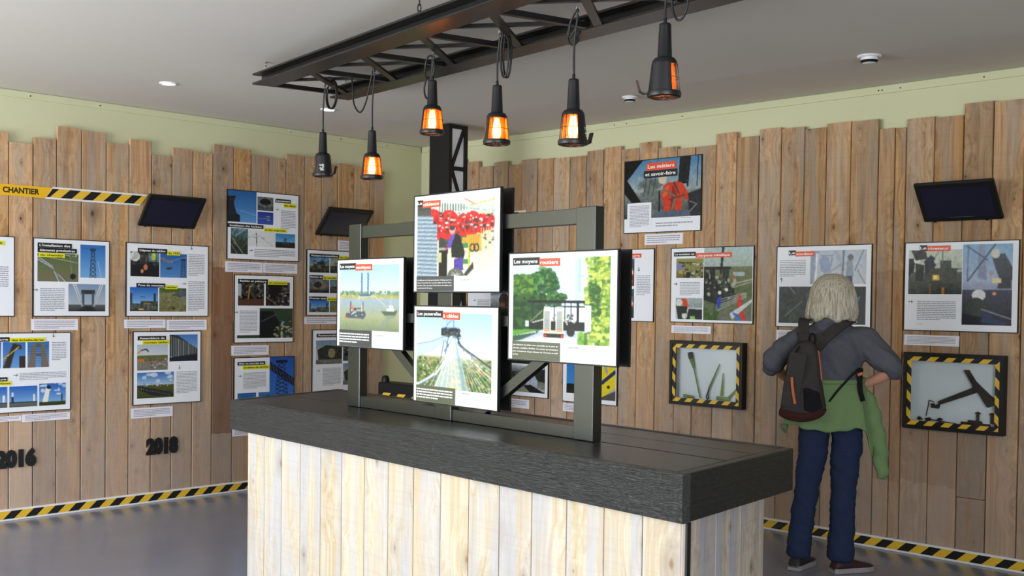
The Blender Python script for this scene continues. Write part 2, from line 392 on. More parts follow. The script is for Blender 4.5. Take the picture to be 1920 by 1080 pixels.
def ph_portal(p):
    p.grad((128, 150, 184), (176, 186, 196), 0, .75); p.grad((92, 96, 96), (60, 62, 62), .75, 1); p.rect((52, 62, 60), .35, .22, .72, .36)
    for x in (.4, .66): p.rect((70, 84, 92), x - .03, .3, x + .03, .85)
    for s in (-1, 1):
        x = .53 + s * .42; p.poly((206, 212, 220), (x, 0), (x - s * .1, 0), (.53 + s * .13, .8), (.53 + s * .17, .82))
        p.line((112, 118, 126), .015, (x - s * .05, 0), (.53 + s * .15, .8))
    p.poly((44, 48, 50), (.45, .8), (.6, .8), (.8, 1), (.2, 1))
def ph_work(p):
    p.grad((66, 62, 58), (38, 36, 36)); p.ell((206, 208, 204), .16, .2, .17, .2); p.rect((86, 122, 134), .62, 0, 1, .4); p.rect((190, 190, 60), .72, .06, .86, .32); p.noise(22, 5)
    p.poly((34, 34, 40), (0, .55), (.7, .45), (1, .7), (1, 1), (0, 1)); p.ell((206, 120, 84), .52, .62, .07, .12); p.ell((214, 140, 100), .4, .78, .05, .08)
def ph_lift(p):
    p.grad((46, 96, 164), (88, 140, 200)); p.line((140, 150, 150), .05, (0, .2), (.45, .36)); p.poly((120, 122, 116), (0, .22), (.3, .42), (.42, .36), (.1, .15)); p.line((150, 160, 170), .02, (.4, .3), (1, .12)); p.poly((58, 62, 60), (.2, .6), (.4, .56), (.48, .62), (.3, .68)); tower(p, .86, .25, 1, .1)
def ph_barge(p):
    p.grad((40, 100, 186), (126, 178, 226), 0, .68); p.grad((92, 98, 92), (70, 74, 66), .68, 1); p.rect((48, 58, 72), .02, .25, .08, .75); p.rect((48, 58, 72), .84, .25, .92, .78); p.rect((66, 74, 66), .38, .58, .98, .74); p.rect((180, 120, 60), .5, .66, .75, .7); p.noise(20, 4, .6, 1); p.ell((230, 190, 90), .4, .92, .1, .03); p.line((30, 40, 60), .02, (.4, .4), (.52, .42))
def ph_river(p):
    p.grad((72, 98, 48), (94, 112, 56), 0, .25); p.grad((128, 128, 92), (116, 112, 74), .2, 1); p.poly((88, 94, 98), (.45, .3), (1, 0), (1, .4), (.75, .38)); p.noise(14, 4); p.rect((120, 124, 124), .85, .35, 1, .6); p.poly((56, 62, 46), (.45, .82), (.55, .8), (.6, .9), (.5, .92))
def ph_pillars(p, k=0):
    p.grad((54, 108, 186), (112, 160, 214))
    if k: 
        for s in (-1, 1): p.poly((120, 112, 100), (.5 + s * .1, .08), (.5 + s * .26, .12), (.5 + s * .5, 1), (.5 + s * .14, 1))
        p.rect((96, 90, 84), .4, .08, .62, .2); p.rect((96, 90, 84), .4, .5, .62, .56)
        for i in range(9): p.line((80, 76, 72), .012, (.05, .2 + .09 * i), (.95, .2 + .09 * i), al=.5)
    else:
        p.poly((52, 48, 46), (.45, .08), (.62, .08), (.32, 1), (0, 1)); p.poly((60, 56, 52), (.5, .1), (.8, .12), (.84, .3), (.6, .25)); p.rect((56, 52, 50), .72, .55, 1, 1); p.line((230, 184, 40), .04, (0, .68), (.7, .2))
        for i in range(8): p.line((96, 92, 88), .01, (.05, .3 + .09 * i), (.4, .28 + .09 * i), al=.6)
def ph_wrapped(p, k=0):
    p.grad((44, 98, 186), (124, 170, 220), 0, .8); p.grad((110, 116, 104), (70, 88, 56), .8, 1)
    if k == 0: p.rect((40, 46, 54), .08, .3, .16, .78); p.rect((226, 230, 236), .09, .3, .15, .5); p.rect((228, 232, 238), .84, .4, .92, .76); p.rect((40, 48, 44), 0, .74, 1, .8); p.grad((100, 106, 108), (84, 90, 88), .8, 1)
    else: clouds(p, .5); p.poly((232, 232, 228), (.25, .2), (.42, .16), (.33, .82), (.12, .84)); p.ell((36, 40, 46), .36, .18, .08, .08); p.rect((60, 66, 74), .83, .5, .88, .8); p.rect((50, 66, 36), 0, .82, 1, 1)
def ph_crane(p):
    p.grad((176, 190, 212), (208, 210, 212), 0, .45); p.grad((92, 108, 56), (116, 108, 84), .42, .65); p.grad((132, 128, 120), (120, 116, 108), .65, 1); p.line((228, 140, 40), .05, (0, .35), (.15, .22)); p.line((44, 44, 48), .04, (.15, .22), (.3, .18), (.36, .28)); p.rect((206, 120, 50), .02, .56, .22, .66); p.dabs([(200, 196, 184), (90, 80, 70), (150, 90, 60)], 40, .3, .55, 1, .9, .03); p.noise(8, 3, .4, 1)
def ph_hall(p):
    p.grad((70, 120, 190), (150, 176, 206)); p.poly((52, 56, 60), (0, 0), (.3, .04), (1, .55), (1, .78), (.35, .86), (0, .8))
    for i in range(16): x = .02 + i * .06; p.line((170, 178, 178), .012, (x, .04 + x * .4), (x, .84 - x * .06))
    p.poly((36, 40, 52), (0, .85), (1, .72), (1, 1), (0, 1))
def ph_track(p):
    p.grad((56, 112, 190), (172, 196, 218), 0, .5); clouds(p, .4, 8); p.grad((84, 88, 46), (66, 74, 38), .5, 1); p.poly((44, 44, 48), (0, .5), (.95, .8), (1, .95), (.4, .9), (0, .62)); p.dabs([(220, 216, 210), (60, 70, 44)], 30, .1, .44, .9, .58, .02)
    for i in range(16): p.line((150, 150, 156), .008, (.06 * i, .56 + i * .02), (.06 * i, .62 + i * .02))
def ph_mast(p):
    p.grad((40, 96, 164), (96, 156, 214)); p.poly((28, 36, 46), (0, .2), (.28, .18), (.2, .38), (.3, .72), (.42, .78), (.42, 1), (0, 1)); tower(p, .16, .3, .8, .1); p.line((160, 190, 220), .006, (.3, .6), (1, .75))
def ph_coil(p): p.grad((92, 104, 104), (70, 78, 78)); p.noise(18, 4); p.ell((34, 30, 34), .5, .32, .38, .24); p.ring((120, 130, 126), .5, .4, .4, .3, .08)
def ph_plane(p): p.grad((40, 60, 150), (60, 90, 170)); p.line((190, 160, 130), .03, (.1, .55), (.75, .5)); p.line((170, 180, 170), .05, (.55, .35), (.8, .38)); p.line((170, 180, 170), .05, (.6, .65), (.8, .62))
def ph_dark(p, k=0):
    p.grad((58, 56, 52), (40, 36, 32)); p.noise(34, 5); p.dabs([(150, 156, 160), (24, 24, 24), (90, 76, 60)], 40, 0, 0, 1, 1, .05)
    if k == 1: p.line((168, 128, 52), .05, (.45, .2), (.38, .85)); p.poly((84, 58, 44), (0, .75), (1, .7), (1, 1), (0, 1)); p.rect((170, 176, 182), 0, .1, .14, .6)
    if k == 2: p.poly((24, 26, 26), (.1, .1), (.7, .1), (.6, .55), (.2, .7)); p.line((176, 170, 160), .02, (.55, .5), (1, .42)); p.line((150, 120, 90), .03, (0, .6), (.5, 1))
def ph_greenbridge(p): p.grad((52, 72, 52), (44, 62, 44)); p.poly((24, 28, 30), (0, .1), (.4, .1), (.6, .5), (.5, 1), (0, 1)); p.line((74, 82, 84), .03, (.05, .45), (.5, .2)); p.line((176, 196, 150), .06, (.68, .5), (.66, 1)); p.dabs([(140, 130, 100), (40, 36, 32), (180, 170, 140)], 30, .45, .4, 1, 1, .04); p.ell((90, 140, 200), .7, .47, .05, .04)
def ph_lattice(p):
    p.grad((36, 84, 170), (60, 116, 200)); p.poly((30, 34, 60), (0, .1), (1, .55), (1, .75), (0, .3))
    for i in range(8): p.line((120, 130, 150), .01, (i * .13, .12 + i * .06), (i * .13 + .08, .3 + i * .06))
    tower(p, .5, .12, 1, .26, (28, 32, 52), 9)
def ph_blob(p, k=0):
    p.grad([(76, 132, 200), (150, 156, 150), (84, 126, 170)][k % 3], (130, 140, 120), 0, .6); p.grad((70, 76, 58), (44, 44, 40), .55, 1); p.noise(20, 5); p.dabs([(34, 40, 36), (60, 66, 60), (30, 30, 34)], 30, .2, .25, .9, .7, .07)
def ph_nacelle(p, k=0): p.grad((100, 120, 140), (64, 60, 52)); p.ell((120, 108, 84), .5, .45, .36, .3); p.ell((36, 38, 44), .42, .42, .2, .2); p.rect((40, 40, 40), 0, .8, 1, 1); p.noise(16, 4)
def ph_bunker(p): p.grad((116, 146, 180), (150, 160, 160), 0, .35); p.poly((48, 52, 48), (.05, .4), (.4, .2), (1, .3), (1, .8), (.1, .8)); p.ell((150, 136, 92), .6, .55, .14, .2); p.grad((120, 122, 112), (100, 102, 94), .8, 1); p.noise(10, 4)
def ph_metier(p):
    p.grad((76, 126, 170), (170, 176, 170), 0, .62); p.grad((130, 140, 134), (60, 66, 70), .55, 1)
    p.noise(9, 8); p.dabs([(110, 120, 116), (90, 98, 98)], 60, .2, .35, .5, .95, .05)
    for x in (.3, .36, .42): p.line((64, 74, 80), .012, (x, .3), (x - .04, .62))
    p.line((60, 70, 78), .01, (.27, .33), (.45, .3)); p.poly((26, 30, 32), (.73, 0), (.86, 0), (.82, .45), (.71, .45)); p.line((20, 24, 26), .02, (.86, 0), (.83, .5)); p.line((30, 34, 38), .01, (.96, 0), (.95, .5))
    p.poly((40, 44, 50), (.83, .62), (1, .55), (1, 1), (.86, 1)); p.line((150, 150, 150), .012, (.84, .95), (.95, .8), (.86, .75))
    p.poly((204, 64, 42), (.52, .47), (.58, .41), (.64, .42), (.70, .40), (.76, .43), (.83, .58), (.85, .74), (.80, .72), (.76, .64), (.77, .88), (.68, .92), (.60, .9), (.53, .92), (.52, .72), (.495, .66)); p.poly((226, 96, 54), (.53, .5), (.6, .45), (.585, .6), (.51, .68)); p.poly((150, 40, 34), (.64, .44), (.70, .6), (.66, .9), (.61, .88)); p.line((120, 110, 90), .03, (.52, .52), (.68, .66), (.62, .95)); p.line((70, 50, 50), .02, (.66, .42), (.72, .6)); p.line((80, 60, 60), .02, (.6, .7), (.8, .64))
    p.ell((206, 196, 176), .51, .35, .055, .085); p.line((24, 26, 30), .02, (.47, .55), (.47, .98)); p.poly((84, 98, 116), (.42, .9), (.84, .88), (.88, 1), (.38, 1)); p.noise(6, 3)
    p.poly((14, 16, 17), (0, 0), (.25, 0), (.035, .335), (.23, .72), (.1, .72), (0, .55))
def ph_yard(p): p.grad((150, 150, 84), (108, 104, 60)); p.rect((130, 132, 150), 0, .25, .3, .65); p.rect((206, 160, 80), .1, .62, .4, .75); p.dabs([(40, 40, 36), (220, 216, 200), (150, 156, 110), (50, 54, 60)], 60, .2, .2, 1, 1, .05); p.line((30, 30, 32), .03, (.1, .2), (.7, .22)); p.rect((36, 40, 44), .38, .7, .5, 1)
def ph_helmet(p): p.grad((170, 182, 184), (140, 150, 150), 0, .45); p.poly((40, 48, 48), (.5, .5), (1, .55), (1, 1), (.4, 1)); p.poly((206, 70, 40), (.22, .05), (.4, .05), (.5, .38), (.3, .45)); p.poly((46, 54, 50), (.02, .4), (.45, .4), (.4, 1), (.1, 1)); p.ell((216, 218, 214), .14, .22, .12, .16); p.ell((210, 212, 206), .34, .84, .1, .13); p.poly((148, 196, 110), (.55, .85), (.72, .82), (.75, 1), (.55, 1)); p.noise(8, 4)
def ph_site(p):
    p.grad((176, 196, 196), (170, 182, 172), 0, .27); p.grad((118, 124, 92), (84, 100, 60), .27, .6); p.grad((88, 104, 62), (110, 112, 98), .6, 1)
    p.line((50, 56, 58), .05, (.4, 0), (.36, .35)); p.line((38, 42, 42), .04, (0, .29), (.55, .29)); p.rect((36, 40, 38), .12, .28, .24, .6); p.rect((46, 50, 46), .4, .3, .52, .5)
    p.poly((34, 38, 36), (0, .3), (.22, .45), (.65, .52), (.62, .72), (.3, .78), (0, .72)); p.line((170, 168, 150), .02, (.6, .5), (1, .44)); p.line((150, 148, 130), .02, (.6, .55), (1, .47)); p.rect((170, 182, 186), .6, .34, .84, .4)
    p.dabs([(180, 176, 160), (50, 54, 50), (60, 64, 60)], 50, .05, .4, .65, .7, .03)
    for i in range(5): p.line((160, 164, 160), .012, (.3, .72 + i * .035), (.88, .62 + i * .035 - .02 * i))
    p.poly((50, 70, 176), (.28, .7), (.38, .66), (.36, .82), (.3, .84)); p.ell((226, 226, 220), .34, .62, .035, .025); p.ell((220, 220, 214), .48, .58, .035, .025); p.poly((206, 60, 44), (.72, .64), (.78, .66), (.8, .82), (.9, 1), (.82, 1), (.7, .86)); p.rect((206, 80, 50), .6, .38, .64, .44)
    p.poly((200, 206, 206), (.55, .9), (1, .7), (1, .74), (.6, .98)); p.poly((60, 110, 196), (.6, .88), (.7, .9), (.8, 1), (.72, 1)); p.dabs([(64, 92, 44), (84, 110, 56)], 30, 0, .85, .3, 1, .05); p.noise(8, 3); p.line((40, 50, 56), .012, (.25, .7), (.24, 1))
def ph_weld1(p): p.grad((186, 194, 208), (200, 206, 214)); p.poly((156, 168, 186), (0, 0), (.16, 0), (.05, 1), (0, 1)); p.line((176, 186, 200), .1, (.42, 0), (.6, .4)); p.poly((150, 166, 196), (.16, .3), (.24, .16), (.34, .22), (.38, .55), (.3, .72), (.2, .6)); p.line((146, 158, 176), .025, (.2, .16), (.4, .16)); p.line((146, 158, 176), .02, (.4, .12), (.38, .45)); p.line((170, 178, 188), .06, (.2, .8), (.58, .4)); p.line((120, 130, 146), .03, (.6, 0), (.58, 1)); p.line((130, 140, 150), .02, (.95, 0), (.8, .6)); p.line((140, 146, 156), .02, (.85, .6), (.98, 1)); p.poly((146, 160, 172), (.66, .3), (.75, .28), (.78, .75), (.64, .8)); p.ell((116, 108, 120), .72, .22, .05, .09); p.rect((70, 76, 104), .65, .76, .76, 1); p.line((236, 240, 246), .03, (.12, .1), (.1, 1)); p.noise(5, 4)
def ph_weld2(p): p.grad((60, 64, 72), (46, 58, 46)); p.noise(12, 5); p.line((140, 150, 150), .012, (.12, 0), (.2, .2)); p.line((120, 130, 130), .014, (.08, .8), (.28, .4)); p.line((70, 84, 76), .014, (.05, .5), (.3, .2)); p.rect((34, 38, 40), .78, 0, 1, 1); p.poly((70, 110, 150), (.8, .3), (.94, .26), (.9, .55), (.86, .9), (.82, .6)); p.ell((26, 26, 34), .88, .2, .09, .08); p.ell((200, 180, 170), .88, .92, .03, .04)
def ph_forge(p): p.grad((196, 206, 190), (176, 184, 170), 0, .5); p.grad((92, 96, 86), (44, 48, 46), .5, 1); p.poly((38, 46, 58), (.3, .25), (.42, .12), (.55, .25), (.46, .48), (.32, .6)); p.poly((26, 30, 40), (0, .2), (.14, .2), (.1, .5), (0, .6)); p.ell((226, 228, 220), .16, .24, .06, .08); p.ell((200, 200, 190), .53, .26, .05, .06); p.rect((70, 74, 70), .6, .25, .8, .43); p.rect((70, 76, 66), .38, .42, .9, .75); p.rect((246, 190, 70), .46, .56, .58, .68); p.rect((255, 240, 150), .48, .58, .54, .66); p.line((60, 64, 60), .02, (.36, .42), (1, .44)); p.rect((176, 116, 40), .63, .84, .68, 1); p.rect((160, 96, 50), .4, .78, .43, 1); p.poly((56, 54, 54), (.05, 0), (.32, .03), (.36, .2), (.14, .24)); p.poly((40, 44, 42), (.14, .3), (.3, .35), (.28, .7), (.14, .7)); p.noise(10, 3); p.line((110, 120, 110), .02, (.64, 0), (.64, .3)); p.line((110, 120, 110), .015, (.5, .18), (.58, 0))
def ph_rivet(p): p.grad((132, 172, 206), (176, 190, 212), 0, .5); p.grad((70, 74, 90), (26, 30, 38), .56, 1); p.grad((170, 176, 200), (150, 158, 184), .46, .56); p.poly((140, 148, 176), (.32, 0), (.44, 0), (.5, .45), (.32, .42)); p.line((120, 130, 160), .03, (.12, 0), (.1, .45)); p.line((60, 70, 84), .02, (.12, .45), (.66, 0)); p.line((90, 100, 120), .02, (.08, .02), (.5, .2)); p.poly((72, 78, 84), (.58, .14), (.84, .12), (1, .3), (1, .45), (.74, .42), (.66, .3)); p.ell((206, 206, 196), .66, .12, .09, .06); p.poly((60, 66, 74), (.75, .4), (.98, .4), (.98, .55), (.7, .55)); p.ell((180, 160, 150), .58, .36, .05, .03); p.rect((230, 214, 160), .6, .42, .78, .48); p.ell((222, 226, 228), .34, .63, .14, .07); p.ell((54, 62, 54), .28, .78, .22, .12); p.poly((20, 22, 34), (0, .85), (.4, .9), (.4, 1), (0, 1)); p.ell((255, 150, 110), .65, .61, .04, .02); p.line((120, 128, 144), .02, (.4, .8), (1, .92)); p.poly((40, 52, 90), (.4, .84), (.9, .96), (.85, 1), (.4, .96)); p.noise(6, 3)
def ph_yellow(p): p.grad((150, 180, 206), (170, 180, 190)); p.poly((228, 206, 40), (.45, .1), (.95, .1), (1, .75), (.3, 1), (.3, .6)); p.poly((150, 160, 170), (.55, .25), (.68, .45), (.62, .5), (.52, .4)); p.rect((40, 44, 50), 0, .2, .2, .3); p.line((40, 46, 90), .08, (.45, .66), (.95, .45)); p.ell((30, 30, 30), .7, .74, .06, .03); p.poly((84, 80, 74), (.2, 1), (1, .8), (1, 1))
def ph_blue(p): p.grad((54, 96, 196), (60, 140, 200), 0, .86); p.grad((30, 44, 30), (34, 50, 34), .86, 1); p.ell((30, 34, 34), .2, .86, .3, .05)
def ph_crouch(p): p.grad((196, 206, 216), (84, 92, 90), 0, .3); p.grad((84, 92, 90), (150, 150, 130), .3, 1); p.poly((170, 176, 192), (.45, .25), (.65, .2), (.8, .5), (.78, .8), (1, .9), (.9, 1), (.5, .8), (.42, .5)); p.dabs([(30, 34, 34), (50, 56, 52)], 26, 0, .1, .5, .8, .06); p.poly((40, 44, 42), (.65, .2), (1, .1), (1, .6), (.8, .55)); p.poly((30, 32, 34), (.4, .75), (.6, .7), (1, .98), (.6, 1)); p.noise(8, 4)
def ph_worker(p): p.grad((40, 60, 96), (186, 196, 206), 0, .3); p.grad((186, 196, 206), (60, 64, 62), .3, 1); p.ell((60, 44, 40), .55, .45, .2, .3); p.ell((46, 50, 54), .8, .7, .2, .2); p.ell((140, 84, 60), .5, .6, .1, .1); p.noise(14, 4)
def ph_orange(p, k=0): p.grad((70, 100, 110), (44, 40, 40)); p.poly((206, 80, 50), (.4, .3), (.9, .3), (1, .6), (.5, .6)); p.ell((216, 216, 214), .75, .5, .2, .12); p.poly((110, 60, 44), (.3, .6), (1, .6), (1, 1), (.3, 1)) if not k else p.ell((190, 150, 100), .75, .35, .18, .2); p.noise(16, 4)
def ph_diagram(p): p.grad((222, 226, 226), (222, 226, 226)); p.line((50, 54, 58), .02, (.3, .15), (.32, 1)); p.line((80, 84, 88), .012, (0, .4), (.6, .45)); p.line((150, 154, 158), .008, (.3, .2), (.95, .95)); p.line((150, 154, 158), .008, (.3, .2), (0, .5))
def ph_rails(p): p.grad((96, 130, 150), (60, 76, 60), 0, .5); p.grad((60, 70, 56), (50, 52, 44), .5, 1); p.noise(18, 4); p.line((170, 176, 176), .03, (.1, .4), (.75, 1)); p.line((130, 138, 138), .03, (0, .6), (.4, 1)); p.line((200, 210, 220), .02, (.9, 0), (.3, .3)); p.line((60, 70, 80), .03, (1, .1), (.5, .35))
def ph_bridge(p): p.grad((56, 130, 196), (110, 170, 216), 0, .62); p.grad((50, 50, 44), (38, 40, 40), .6, 1); tower(p, .5, .35, .7, .08, (60, 84, 110)); p.line((70, 110, 150), .012, (0, 0), (.45, .4)); p.line((70, 110, 150), .012, (1, 0), (.55, .4)); p.noise(10, 3, .6, 1)
# --- the four large photographs on the stand
def ph_cablemill(p):
    p.grad((206, 214, 206), (176, 186, 178), 0, .42); p.grad((196, 190, 170), (222, 216, 204), .42, 1)
    for i in range(10): p.rect((96, 104, 100), .3 + .035 * i, .04 + .004 * i, .312 + .035 * i, .16)
    p.line((226, 190, 80), .012, (.7, .1), (1, .05)); p.line((220, 120, 100), .012, (.62, 0), (.75, .09)); p.line((150, 160, 156), .01, (.6, .12), (1, .2)); p.line((236, 196, 60), .012, (.8, .24), (.88, .19), (.99, .23))
    p.rect((60, 62, 60), .3, .42, .42, .7); p.rect((84, 80, 66), .38, .4, .72, .55)
    for cx, cy, r in [(.93, .33, .09), (.84, .34, .11), (.72, .33, .14), (.62, .34, .13), (.42, .33, .17), (.2, .33, .2)]:
        p.ell((222, 44, 44), cx, cy, r * .85, r * 1.12); p.ell((176, 34, 36), cx + .015, cy + .01, r * .55, r * .75); p.ell((70, 56, 52), cx + .02, cy + .02, r * .3, r * .42)
        for k in range(5):
            a = k * 1.25; p.line((235, 60, 60), .02, (cx, cy), (cx + r * .8 * math.cos(a), cy + r * math.sin(a)))
    p.dabs([(232, 234, 228), (60, 58, 54), (214, 214, 210), (90, 84, 76)], 90, .3, .16, .98, .46, .016)
    p.rect((216, 164, 70), .66, .47, .84, .68); p.rect((196, 150, 60), .6, .5, .66, .62)
    for i in range(7): p.line((178, 130, 44), .008, (.67 + i * .026, .47), (.67 + i * .026, .68))
    for i in range(5): p.line((232, 206, 120), .012, (.84 + .03 * i, .4), (.82 + .03 * i, .66), al=.7)
    p.dabs([(70, 70, 66), (200, 206, 200)], 26, .86, .4, .98, .68, .014); p.rect((70, 130, 80), .6, .58, .7, .84); p.rect((214, 214, 190), .62, .64, .69, .78); p.rect((206, 190, 60), .68, .58, .695, .9)
    for x in (.73, .78): p.ring((60, 60, 58), x, .64, .03, .045, .25)
    p.rect((34, 34, 32), .3, .66, .41, 1); p.rect((190, 186, 140), .28, .68, .335, .82); p.rect((150, 160, 140), .3, .62, .4, .66)
    p.poly((96, 78, 170), (.4, .6), (.47, .45), (.53, .46), (.52, .56), (.44, .64)); p.poly((38, 40, 38), (.46, .62), (.52, .44), (.57, .48), (.64, .7), (.62, .78), (.47, .75)); p.poly((84, 62, 150), (.5, .78), (.61, .75), (.62, .92), (.5, .92)); p.ell((214, 160, 140), .475, .41, .036, .045); p.ell((70, 60, 58), .475, .375, .036, .03); p.ell((220, 60, 80), .4, .635, .02, .014); p.ell((206, 150, 130), .645, .69, .016, .015)
    p.grad((62, 60, 58), (90, 88, 86), 0, .2, 0, .19)
    for i in range(15):
        y = .2 + i * .054
        for k, c in enumerate([(112, 130, 146), (146, 164, 178), (176, 192, 202), (140, 158, 172), (96, 112, 128)]): p.poly(c, (0, y + k * .012 - .02), (.27 if i > 1 else .22, y + k * .012), (.28 if i > 1 else .22, y + k * .012 + .014), (0, y + k * .012 + .002))
    p.ell((186, 192, 176), .52, 1.0, .1, .1)
    for i in range(9): p.ring((96, 100, 92), .52, 1.0, .02 + i * .01, .02 + i * .01, .06)
    p.poly((60, 62, 60), (.62, .98), (.74, .82), (.75, .9), (.66, 1)); p.noise(5, 2)
def ph_boats(p):
    p.grad((164, 204, 244), (206, 228, 248), 0, .46); p.grad((146, 156, 110), (178, 172, 124), .44, .54); p.grad((150, 172, 190), (160, 164, 132), .52, .78); p.grad((160, 166, 126), (120, 134, 104), .78, 1)
    p.dabs([(112, 138, 98), (90, 118, 84), (132, 152, 108)], 70, 0, .405, 1, .45, .022); p.dabs([(176, 170, 120), (190, 184, 136)], 40, 0, .46, 1, .52, .02)
    for x in (.385, .49): 
        p.rect((110, 140, 176), x - .012, .12, x + .014, .46)
        for i in range(14): p.line((60, 90, 130), .006, (x - .012, .13 + i * .024), (x + .014, .15 + i * .024))
    p.rect((60, 100, 160), .34, .45, .54, .47); p.line((190, 200, 210), .01, (.34, .5), (.6, .47), (.78, .62)); p.rect((200, 200, 160), .33, .46, .35, .52)
    p.poly((84, 92, 100), (.12, .74), (.44, .7), (.46, .77), (.42, .82), (.1, .81)); p.rect((70, 74, 80), .19, .56, .205, .74); p.rect((70, 74, 80), .4, .56, .415, .72); p.line((50, 50, 52), .012, (.19, .66), (.4, .66)); p.line((110, 80, 70), .01, (.19, .62), (.24, .7), (.3, .66), (.38, .7)); p.rect((220, 120, 100), .2, .62, .24, .7); p.rect((206, 190, 170), .38, .62, .4, .72); p.dabs([(200, 206, 210), (60, 64, 70)], 24, .16, .68, .44, .78, .014); p.ell((220, 90, 80), .12, .805, .025, .014)
    p.poly((86, 104, 84), (.71, .7), (.97, .68), (.94, .755), (.77, .76)); p.rect((226, 230, 226), .8, .655, .92, .7); p.rect((226, 230, 226), .84, .61, .9, .66); p.line((200, 206, 206), .006, (.86, .53), (.87, .62)); p.poly((120, 130, 120), (.75, .76), (.95, .75), (.92, .8), (.8, .8), al=.5)
    for i in range(5): p.line((120, 132, 140), .008, (.6 + .04 * i, 1), (.78 + .02 * i, .8), al=.7)
    p.noise(3, 3)
def ph_convoy(p):
    p.grad((196, 222, 250), (214, 236, 252), 0, .7); p.rect((226, 240, 254), .54, 0, .66, .6); p.rect((190, 216, 244), .655, 0, .76, .7); p.rect((222, 236, 250), .72, 0, .78, .7); p.line((210, 226, 246), .006, (.1, .25), (.5, .05)); p.line((150, 186, 226), .01, (.7, .03), (.7, .4)); p.line((160, 190, 230), .01, (.68, .22), (.75, .22)); p.line((160, 190, 230), .01, (.68, .38), (.75, .38))
    gs = [(44, 92, 50), (60, 116, 54), (36, 78, 46), (92, 140, 66), (28, 62, 38)]; gl = [(150, 172, 60), (176, 192, 78), (110, 150, 62), (70, 118, 50), (206, 214, 110)]
    p.dabs(gs, 420, .18, .1, .5, .55, .025, lambda x, y: ((x - .34) / .14) ** 2 + ((y - .32) / .2) ** 2 < 1 or y > .42)
    p.dabs([(74, 118, 48), (110, 146, 56), (50, 92, 44), (44, 82, 40)], 300, 0, .2, .22, .6, .025)
    p.poly((44, 74, 44), (0, .5), (.2, .48), (.34, .52), (.34, .84), (0, .92)); p.dabs([(38, 70, 38), (54, 92, 44), (30, 56, 36)], 220, 0, .45, .34, .86, .03)
    p.dabs(gs, 80, .4, .42, .57, .52, .02)
    p.poly((96, 134, 52), (.86, 0), (1, 0), (1, 1), (.9, 1), (.8, .9), (.79, .5)); p.dabs(gl, 520, .76, 0, 1, 1, .022, lambda x, y: x > .78 + .05 * math.sin(y * 9) - .03); p.dabs([(60, 100, 46), (44, 84, 40)], 90, .8, .3, .9, .7, .02)
    p.poly((176, 190, 214), (.0, .97), (.2, .88), (.34, .86), (.66, .84), (.72, .98), (.74, 1), (0, 1)); p.poly((206, 214, 230), (.05, 1), (.35, .9), (.68, .92), (.72, 1)); p.poly((90, 150, 60), (0, .86), (.33, .82), (.33, .84), (0, .93)); p.poly((60, 84, 70), (.0, .93), (.3, .87), (.1, .97), (0, 1))
    p.rect((226, 236, 246), .6, .55, .82, .84); p.rect((28, 32, 34), .17, .5, .76, .525); p.rect((40, 46, 50), .32, .56, .76, .575); p.rect((34, 40, 42), .18, .74, .76, .84); p.rect((206, 222, 250), .14, .74, .18, .81)
    for x in (.22, .29, .45, .56, .62, .69): p.rect((44, 50, 66), x - .006, .52, x + .006, .76)
    p.rect((30, 34, 38), .68, .52, .7, .76); p.line((150, 146, 120), .01, (.2, .75), (.32, .62)); p.line((120, 120, 110), .01, (.44, .7), (.52, .58)); p.line((206, 206, 190), .014, (.22, .76), (.34, .72)); p.ell((220, 220, 60), .54, .7, .015, .03); p.dabs([(60, 62, 66), (210, 214, 200)], 20, .56, .66, .68, .77, .014)
    for x0 in (.335, .465):
        p.rect((216, 208, 188), x0, .6, x0 + .08, .87); p.rect((166, 170, 172), x0 + .012, .62, x0 + .068, .84); p.rect((190, 196, 200), x0 + .008, .565, x0 + .07, .6)
        for i in range(9): p.line((130, 136, 140), .004, (x0 + .012, .63 + i * .024), (x0 + .068, .63 + i * .024))
        p.rect((214, 150, 90), x0 + .01, .835, x0 + .07, .86)
    p.rect((50, 46, 44), .34, .88, .55, .93); p.rect((230, 220, 200), .33, .865, .56, .885); p.rect((220, 60, 50), .335, .9, .37, .925); p.rect((220, 60, 50), .52, .9, .55, .925); p.ell((40, 42, 44), .62, .86, .04, .05)
    p.poly((110, 160, 60), (.7, .87), (.77, .87), (.8, 1), (.69, 1)); p.dabs([(130, 180, 70), (90, 140, 50)], 60, .7, .86, .78, 1, .014); p.rect((70, 90, 50), .755, .86, .78, 1, al=.6); p.noise(3, 2)
